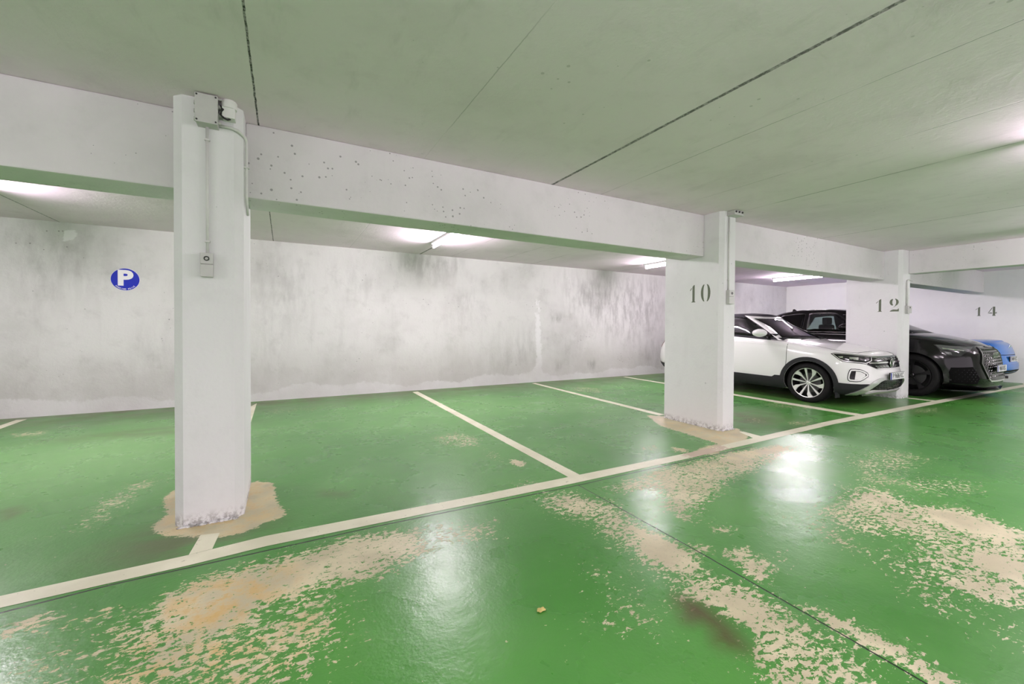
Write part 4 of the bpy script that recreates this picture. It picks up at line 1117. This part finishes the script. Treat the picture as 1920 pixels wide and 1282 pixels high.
# dark lower cladding
patch('bumper_cladding', Z2([(330, 822), (430, 835), (600, 850), (800, 858), (960, 856), (890, 905), (780, 955), (640, 1008), (470, 1050), (420, 1062), (300, 1040), (305, 900)]), MC, bv, Xc, MAT['dark_plastic'], root_w, .010, .01, 2.0)
def archring(s0, r0, r1, a0, a1, n=28):
    o_ = [(s0+r1*math.cos(math.radians(a0+(a1-a0)*i/n)), CW['wr']+r1*math.sin(math.radians(a0+(a1-a0)*i/n))) for i in range(n+1)]
    i_ = [(s0+r0*math.cos(math.radians(a1+(a0-a1)*i/n)), CW['wr']+r0*math.sin(math.radians(a1+(a0-a1)*i/n))) for i in range(n+1)]
    return o_+i_
for s0 in CW['axles']: patch('wheel_arch_trim', archring(s0, .378, .445, -18, 198), SD, bv, Xc, MAT['dark_plastic'], root_w, .016, .02, .03)
patch('sill_cladding', [(1.27, .195), (3.08, .20), (3.06, .42), (3.0, .405), (1.45, .385), (1.40, .42), (1.30, .42)], SD, bv, Xc, MAT['dark_plastic'], root_w, .012, .02, .04)
patch('rear_cladding', [(3.96, .27), (4.12, .30), (4.27, .40), (4.30, .47), (3.98, .44)], SD, bv, Xc, MAT['dark_plastic'], root_w, .008, .02, .03)
patch('tail_light', [(4.02, .99), (4.20, .99), (4.27, .84), (4.20, .80), (4.12, .90)], SD, bv, Xc, MAT['red_lens'], root_w, .008, .02, .03)
for ln in ([(1.205, 1.0), (1.205, .70), (1.24, .42), (1.25, .39)], [(2.80, 1.09), (2.80, .60), (2.74, .41)]): patch('door_seam', band(ln, .007), SD, bv, Xc, MAT['black_gloss'], root_w, .0012, .004, .03)
patch('bonnet_seam', band([(-.70, 1.12), (-.705, .85), (-.70, .60), (-.66, .42), (-.50, .31), (-.25, .26), (0, .25)], .007), TP, bv, Xc, MAT['black_gloss'], root_w, .0012, .004, .03, 'join')
patch('window_sill_trim', band([(1.24, 1.03), (1.6, 1.055), (2.2, 1.10), (3.1, 1.13)], .010), SD, bv, Xc, MAT['chrome'], root_w, .004, .006, .04)
patch('door_crease', band([(1.25, .955), (2.2, 1.0), (3.1, 1.03)], .008), SD, bv, Xc, MAT['white_paint'], root_w, .004, .004, .04)
patch('door_handle', [(2.45, .885), (2.65, .892), (2.65, .915), (2.45, .908)], SD, bv, Xc, MAT['white_paint'], root_w, .03, .0, .02)
# mirrors
def mirror_shell(name, x, y, z, sx, sy, sz, mat, side, stalk_mat, root):
    bm = bmesh.new(); bmesh.ops.create_icosphere(bm, subdivisions=4, radius=1)
    for q in bm.verts:
        u, v, w_ = q.co; tpr = 1-0.28*max(0, v)   # pointed towards the rear
        q.co = Vector((x+u*sx*tpr, y+v*sy, z+w_*sz*(1-0.35*max(0, v)) + 0.02*v*0))
        if v > 0.55: q.co.y = y+0.55*sy+(v-0.55)*sy*0.2
    m_ = MB(); m_.frombm(bm); o = m_.build(name, mat, root, True)
    a = MB(); a.tube([(x-side*sx*0.4, y-0.02, z-sz*0.6), (x-side*0.16, y-0.05, z-sz*1.1), (x-side*0.22, y-0.07, z-sz*1.3)], 0.025, 10); a.build('mirror_foot', stalk_mat, o, True)
    return o
mirror_shell('wing_mirror', Xc-1.0, Yn+1.64, 1.180, .12, .14, .075, MAT['white_paint'], -1, MAT['black_gloss'], root_w)
mirror_shell('wing_mirror', Xc+.90, Yn+1.86, 1.165, .06, .13, .072, MAT['white_paint'], 1, MAT['black_gloss'], root_w)
plate(root_w, Xc, Yn-0.035, .505, 'P 9686 KC', True)
# round emblem: disc with ring and stacked V and W strokes
def emblem(root, Xc, y, z, R):
    m_ = MB(); m_.prism([(Xc+R*math.cos(t*math.pi/18), z+R*math.sin(t*math.pi/18)) for t in range(36)], y, y+0.03, 'y'); o = m_.build('round_emblem', MAT['black_gloss'], root)
    m_ = MB()
    m_.tube([(Xc+R*0.93*math.cos(t*math.pi/18), y-0.002, z+R*0.93*math.sin(t*math.pi/18)) for t in range(37)], R*0.085, 8, False)
    for line in ([(-.38, .80), (0, .10), (.38, .80)], [(-.78, .42), (-.38, -.78), (0, .02), (.38, -.78), (.78, .42)]):
        m_.tube([(Xc+a*R, y-0.002, z+b_*R) for a, b_ in line], R*0.075, 6)
    m_.build('emblem_letters', MAT['chrome'], o)
hb = bv.ray_cast(*m_front(Xc, Yn)((0, .70)))[0]
emblem(root_w, Xc, hb.y-0.022, .70, .068)
WS = dict(kind='turbine', phase=90-8, mat='alloy')
for s0 in CW['axles']:
    for side in (-1, 1): wheel(root_w, Xc+side*(.905-.118), Yn+s0, CW['wr'], .252, side, WS)
wp_ = MB(); wp_.tube([(Xc-.5, Yn+1.16, 1.065), (Xc+.05, Yn+1.25, 1.085)], .008, 6); wp_.tube([(Xc+.10, Yn+1.14, 1.065), (Xc+.62, Yn+1.24, 1.085)], .008, 6); wp_.build('wiper', MAT['black_gloss'], root_w)
# rubber flap below the front bumper corner
fl_ = MB(); fl_.box(Xc-.84, Xc-.72, Yn+.455, Yn+.475, .13, .22, .004); fl_.build('air_flap', MAT['dark_plastic'], root_w)

# ---- black coupe SUV ----------------------------------------------------------------
Xc, Yn = 11.40, 2.41
CS = dict(L=5.0, a=2.7, b=9.0, axles=(.90, 3.90), wr=.395, well=.435,
  rows=[(0, .90, .10, .20), (.05, .95, .04, .10), (.15, .985, .0, .03), (.30, .995, .0, .0), (.45, 1.0, .02, .0), (.60, .998, .03, .05), (.72, .99, .045, .10), (.82, .975, .06, .15), (.90, .95, .09, .18), (.96, .92, .14, .22), (1.0, .87, .20, .27)],
  zb=[(0, .17), (.3, .20), (1.4, .24), (3.6, .24), (5, .32)], zt=[(0, .94), (.2, 1.0), (.6, 1.09), (1.0, 1.155), (1.6, 1.175), (2.5, 1.19), (4.0, 1.22), (5.0, 1.13)],
  crown=[(0, .02), (.35, .05), (.9, .06), (1.5, .03), (5, .03)])
root_s = empty('suv_car', (Xc, Yn+2.5, 0), 'glossy black coupe SUV parked behind pillar 12, next to the blue car', 'car')
V, F = body_shell(Xc, Yn, CS); body = mk('body', V, F, [MAT['black_paint']], root_s, 'auto'); bs = BVHTree.FromPolygons([Vector(v) for v in V], F)
cut_wells(body, Xc, Yn, CS)
for f in body.data.polygons: f.use_smooth = f.material_index == 0
CS['cab'] = dict(w0=.92, w1=.68, f0=.88, f1=1.80, r0=4.75, r1=3.55, a=3.4, b=7.0, crown=.035,
  rows=[0, .04, .08, .2, .35, .5, .65, .78, .84, .90, .95, 1.0], wt0=.08, wt1=.84, shape=lambda t: (t**1.2, min(1, t)+0.10*math.sin(math.pi*t), t**1.5),
  zbase=lambda s: tb([(.9, 1.16), (1.6, 1.175), (3.6, 1.20), (4.8, 1.22)], s)-0.01, ztop=lambda s: tb([(1.9, 1.63), (2.4, 1.685), (3.0, 1.69), (3.6, 1.62)], s),
  cols=[('q', 0, 0), ('s', 1.46, 2.24), ('s', 1.56, 2.36), ('s', 2.74, 2.78), ('s', 2.86, 2.88), ('s', 3.70, 3.30), ('s', 3.85, 3.38), ('q', .9, .9), ('q', 1, 1)], subs=[10, 2, 7, 1, 7, 1, 4, 4],
  panes=['windscreen', None, 'front_side_window', None, 'rear_side_window', None, None, 'rear_window'], fmat=['black_paint']*8, roofmat='black_paint',
  gmat={'windscreen': 'glass', 'front_side_window': 'glass', 'rear_side_window': 'glass_dark', 'rear_window': 'glass_dark'})
greenhouse(Xc, Yn, CS, root_s)
cabin_inside(root_s, Xc, Yn+1.40, 0, 1.16, [(-.40, Yn+2.50), (.40, Yn+2.50)], .78)
deck = MB(); deck.box(Xc-.80, Xc+.80, Yn+1.5, Yn+4.3, 1.10, 1.20, .01); deck.build('cabin_floor', MAT['seat'], root_s)
SD = m_side(Xc, Yn); FR = m_front(Xc, Yn)
patch('window_trim', band([(1.6, 1.125), (2.6, 1.16), (3.8, 1.20)], .016), SD, bs, Xc, MAT['chrome'], root_s, .006, .006, .05)
for side in (-1, 1): mirror_shell('wing_mirror', Xc+side*1.10, Yn+1.92, 1.295, .13, .14, .085, MAT['black_paint'], side, MAT['black_gloss'], root_s)
a_ = MB(); a_.prism([(Yn+3.38, 1.68), (Yn+3.52, 1.68), (Yn+3.50, 1.75), (Yn+3.47, 1.755)], Xc-.012, Xc+.012, 'x'); a_.build('fin_antenna', MAT['black_paint'], root_s)
def Z5(p): return zpx(1700, 590, 14.24, p)
def Z6(p): return zpx(1800, 620, 10.68, p)
def Z7(p): return zpx(1700, 640, 10.68, p)
patch('headlight', Z5([(710, 790), (900, 800), (1200, 828), (1709, 862), (1709, 985), (1600, 1010), (1430, 1110), (1150, 1090), (1000, 1040), (900, 980), (820, 880)]), MC, bs, Xc, MAT['lamp_glass'], root_s, .004, .02, 2.5)
patch('headlight_reflector', Z5([(760, 800), (1200, 840), (1690, 872), (1760, 870), (1660, 990), (1400, 965), (1180, 930), (1060, 925), (980, 935), (900, 920)]), MC, bs, Xc, MAT['lamp_clear'], root_s, .008, .0, 2.5)
patch('headlight_reflector', Z5([(930, 880), (1060, 905), (1300, 930), (1520, 955), (1520, 975), (1280, 955), (1050, 925), (960, 915)]), MC, bs, Xc, MAT['chrome'], root_s, .011, .0, 2.0)
patch('headlight_reflector', Z5([(1000, 985), (1180, 1000), (1210, 1070), (1060, 1045)]), MC, bs, Xc, MAT['lamp_clear'], root_s, .008, .0, 2.0)
# octagonal grille, traced in the car's own front view
GO = [(-.42, .40), (-.53, .66), (-.45, .86), (-.36, .915), (0, .92), (0, .36), (-.36, .36)]
patch('front_grille', GO, FR, bs, Xc, MAT['black_gloss'], root_s, .010, .03, .05, 'join', True)
patch('grille_frame', [(-.435, .385), (-.555, .66), (-.47, .875), (-.37, .935), (0, .942), (0, .922), (-.36, .915), (-.45, .86), (-.53, .66), (-.415, .40)], FR, bs, Xc, MAT['dark_chrome'], root_s, .018, .01, .05, 'join', True)
patch('grille_frame', [(-.435, .385), (-.37, .335), (0, .33), (0, .355), (-.36, .36), (-.42, .40)], FR, bs, Xc, MAT['satin'], root_s, .020, .01, .05, 'join', True)
mm_ = MB()
for r_i, zz in enumerate(np.arange(.43, .90, .052)):
    for k, xx in enumerate(np.arange(-.525, .54, .075)):
        xx = xx+(.037 if r_i % 2 else 0)
        if abs(xx) > .46-abs(zz-.66)*0.3: continue
        q = [(xx-.037, zz-.012), (xx, zz+.016), (xx+.037, zz-.012)]; h3 = []
        for p in q:
            h = bs.ray_cast(*FR(p))
            if h[0] is not None: h3.append(h[0]+Vector((0, -.020, 0)))
        if len(h3) == 3: mm_.tube(h3, .0035, 5)
mm_.build('honeycomb_mesh', MAT['dark_chrome'], root_s)
mm_ = MB()
for k in range(4):
    mm_.tube([(Xc-.105+.07*k+.042*math.cos(t*math.pi/10), bs.ray_cast(*FR((0, .80)))[0].y-.022, .80+.042*math.sin(t*math.pi/10)) for t in range(21)], .006, 6, False)
mm_.build('ring_emblem', MAT['chrome'], root_s)
patch('side_intake', [(-.94, .30), (-.90, .58), (-.70, .60), (-.62, .40), (-.66, .30)], FR, bs, Xc, MAT['well'], root_s, .006, .02, .05)
mm_ = MB()
for side in (1, -1):
    for r_i, zz in enumerate(np.arange(.34, .58, .04)):
        for xx in np.arange(-.88, -.66, .045):
            h = bs.ray_cast(*FR((xx+(.02 if r_i % 2 else 0), zz)))
            if h[0] is not None:
                p = h[0]+Vector((0, -.012, 0)); p2 = p+Vector((.026, -.004, .012)); p3 = p+Vector((.045, -.006, 0))
                pts_ = [Vector((2*Xc-v.x, v.y, v.z)) for v in (p, p2, p3)] if side < 0 else [p, p2, p3]
                mm_.tube(pts_, .0035, 5)
mm_.build('intake_mesh', MAT['dark_plastic'], root_s)
sp_ = MB()
for side in (-1, 1):
    sp_.add([(Xc+side*.15, Yn-.0, .165), (Xc+side*.70, Yn+.09, .165), (Xc+side*.95, Yn+.36, .165), (Xc+side*.95, Yn+.50, .165), (Xc+side*.15, Yn+.4, .165),
             (Xc+side*.15, Yn-.0, .185), (Xc+side*.70, Yn+.09, .185), (Xc+side*.95, Yn+.36, .185), (Xc+side*.95, Yn+.50, .185), (Xc+side*.15, Yn+.4, .185)],
            [(0, 1, 2, 3, 4), (9, 8, 7, 6, 5)]+[(i, (i+1) % 5, 5+(i+1) % 5, 5+i) for i in range(5)])
sp_.box(Xc-.15, Xc+.15, Yn-.0, Yn+.4, .165, .185)
sp_.build('front_splitter', MAT['black_paint'], root_s)
for s0 in CS['axles']:
    o_ = [(s0+.505*math.cos(math.radians(a)), .395+.505*math.sin(math.radians(a))) for a in range(-12, 193, 8)]; i_ = [(s0+.438*math.cos(math.radians(a)), .395+.438*math.sin(math.radians(a))) for a in range(192, -13, -8)]
    patch('wheel_arch_trim', o_+i_, SD, bs, Xc, MAT['black_paint'], root_s, .03, .02, .04)
    for side in (-1, 1): wheel(root_s, Xc+side*(.995-.14), Yn+s0, .395, .285, side, dict(kind='five', phase=20, mat='alloy_black'), .27)
plate(root_s, Xc, Yn-.040, .565, '9868 KBG', True)
patch('bonnet_seam', band([(-.80, 1.2), (-.81, .8), (-.76, .45), (-.55, .22)], .008), m_top(Xc, Yn), bs, Xc, MAT['well'], root_s, .0012, .004, .04, 'join')

# ---- blue roadster, tail towards the lane ---------------------------------------------
Xc, Yn = 13.97, 2.70
CB = dict(L=4.0, a=2.6, b=8.0, axles=(.78, 3.20), wr=.31, well=.345,
  rows=[(0, .78, .10, .16), (.06, .83, .03, .05), (.16, .865, .0, .02), (.28, .875, .0, .0), (.38, .875, .03, .02), (.50, .872, .05, .05), (.68, .862, .07, .10), (.82, .85, .10, .16), (.91, .83, .13, .22), (.97, .79, .17, .30), (1.0, .74, .22, .38)],
  zb=[(0, .30), (.5, .22), (3.2, .20), (4, .24)], zt=[(0, .985), (.5, .99), (1.0, .97), (2.0, .93), (3.0, .86), (4.0, .70)], crown=[(0, .03), (.4, .05), (1.3, .03), (4, .05)])
root_b = empty('roadster_car', (Xc, Yn+2.0, 0), 'bright blue car, tail to the lane, between the end wall and the black car', 'car')
V, F = body_shell(Xc, Yn, CB); body = mk('body', V, F, [MAT['blue_paint']], root_b, 'auto'); bb = BVHTree.FromPolygons([Vector(v) for v in V], F)
cut_wells(body, Xc, Yn, CB)
for f in body.data.polygons: f.use_smooth = f.material_index == 0
CB['cab'] = dict(w0=.74, w1=.54, f0=1.25, f1=1.75, r0=2.75, r1=2.25, a=3.0, b=6.0, crown=.03,
  rows=[0, .06, .1, .3, .5, .7, .84, .92, 1.0], wt0=.1, wt1=.84, shape=lambda t: (t**1.15, t, t),
  zbase=lambda s: .94, ztop=lambda s: 1.20, cols=[('q', 0, 0), ('q', .12, .12), ('s', 1.75, 1.95), ('s', 2.55, 2.2), ('q', .88, .88), ('q', 1, 1)], subs=[5, 3, 6, 2, 5],
  panes=['rear_window', None, 'side_window', None, 'windscreen'], fmat=['fabric']*5, roofmat='fabric', gmat={'windscreen': 'glass', 'side_window': 'glass', 'rear_window': 'glass_dark'})
greenhouse(Xc, Yn, CB, root_b)
TR = m_front(Xc, Yn)
patch('tail_light', [(-.86, .72), (-.86, .90), (-.74, .93), (-.62, .80), (-.66, .73)], TR, bb, Xc, MAT['plate_white'], root_b, .004, .01, .05)
patch('tail_light', [(-.86, .75), (-.86, .885), (-.75, .905), (-.655, .80), (-.68, .755)], TR, bb, Xc, simple('bright_red_lens', rgb(190, 70, 70), .2, coat=1.0), root_b, .008, .0, .05)
patch('boot_seam', band([(-.60, .97), (-.54, .80), (-.50, .715), (0, .715)], .012), TR, bb, Xc, MAT['well'], root_b, .0015, .004, .04, 'join', True)
patch('rear_diffuser', [(-.80, .31), (-.80, .38), (0, .40), (0, .30)], TR, bb, Xc, MAT['dark_plastic'], root_b, .008, .01, .05, 'join', True)
patch('bumper_crease', [(-.80, .50), (0, .52), (0, .535), (-.80, .515)], TR, bb, Xc, MAT['blue_paint'], root_b, .012, .0, .05, 'join', True)
mm_ = MB(); mm_.tube([(Xc-.04, Yn+.105, .86), (Xc-.04, Yn+.09, .92), (Xc+.04, Yn+.105, .86), (Xc+.04, Yn+.09, .92)], .009, 6); mm_.build('boot_emblem', MAT['chrome'], root_b)
plate(root_b, Xc, Yn+.035, .625, '8484 HZC', True)
mm_ = MB(); mm_.tube([(Xc-.62, Yn+.16, .265), (Xc-.62, Yn-.01, .265)], .03, 14, False); mm_.build('exhaust_pipe', MAT['brake'], root_b, True)
for s0 in CB['axles']:
    for side in (-1, 1): wheel(root_b, Xc+side*(.87-.11), Yn+s0, .31, .21, side, dict(kind='five', phase=0, mat='alloy'), .21)
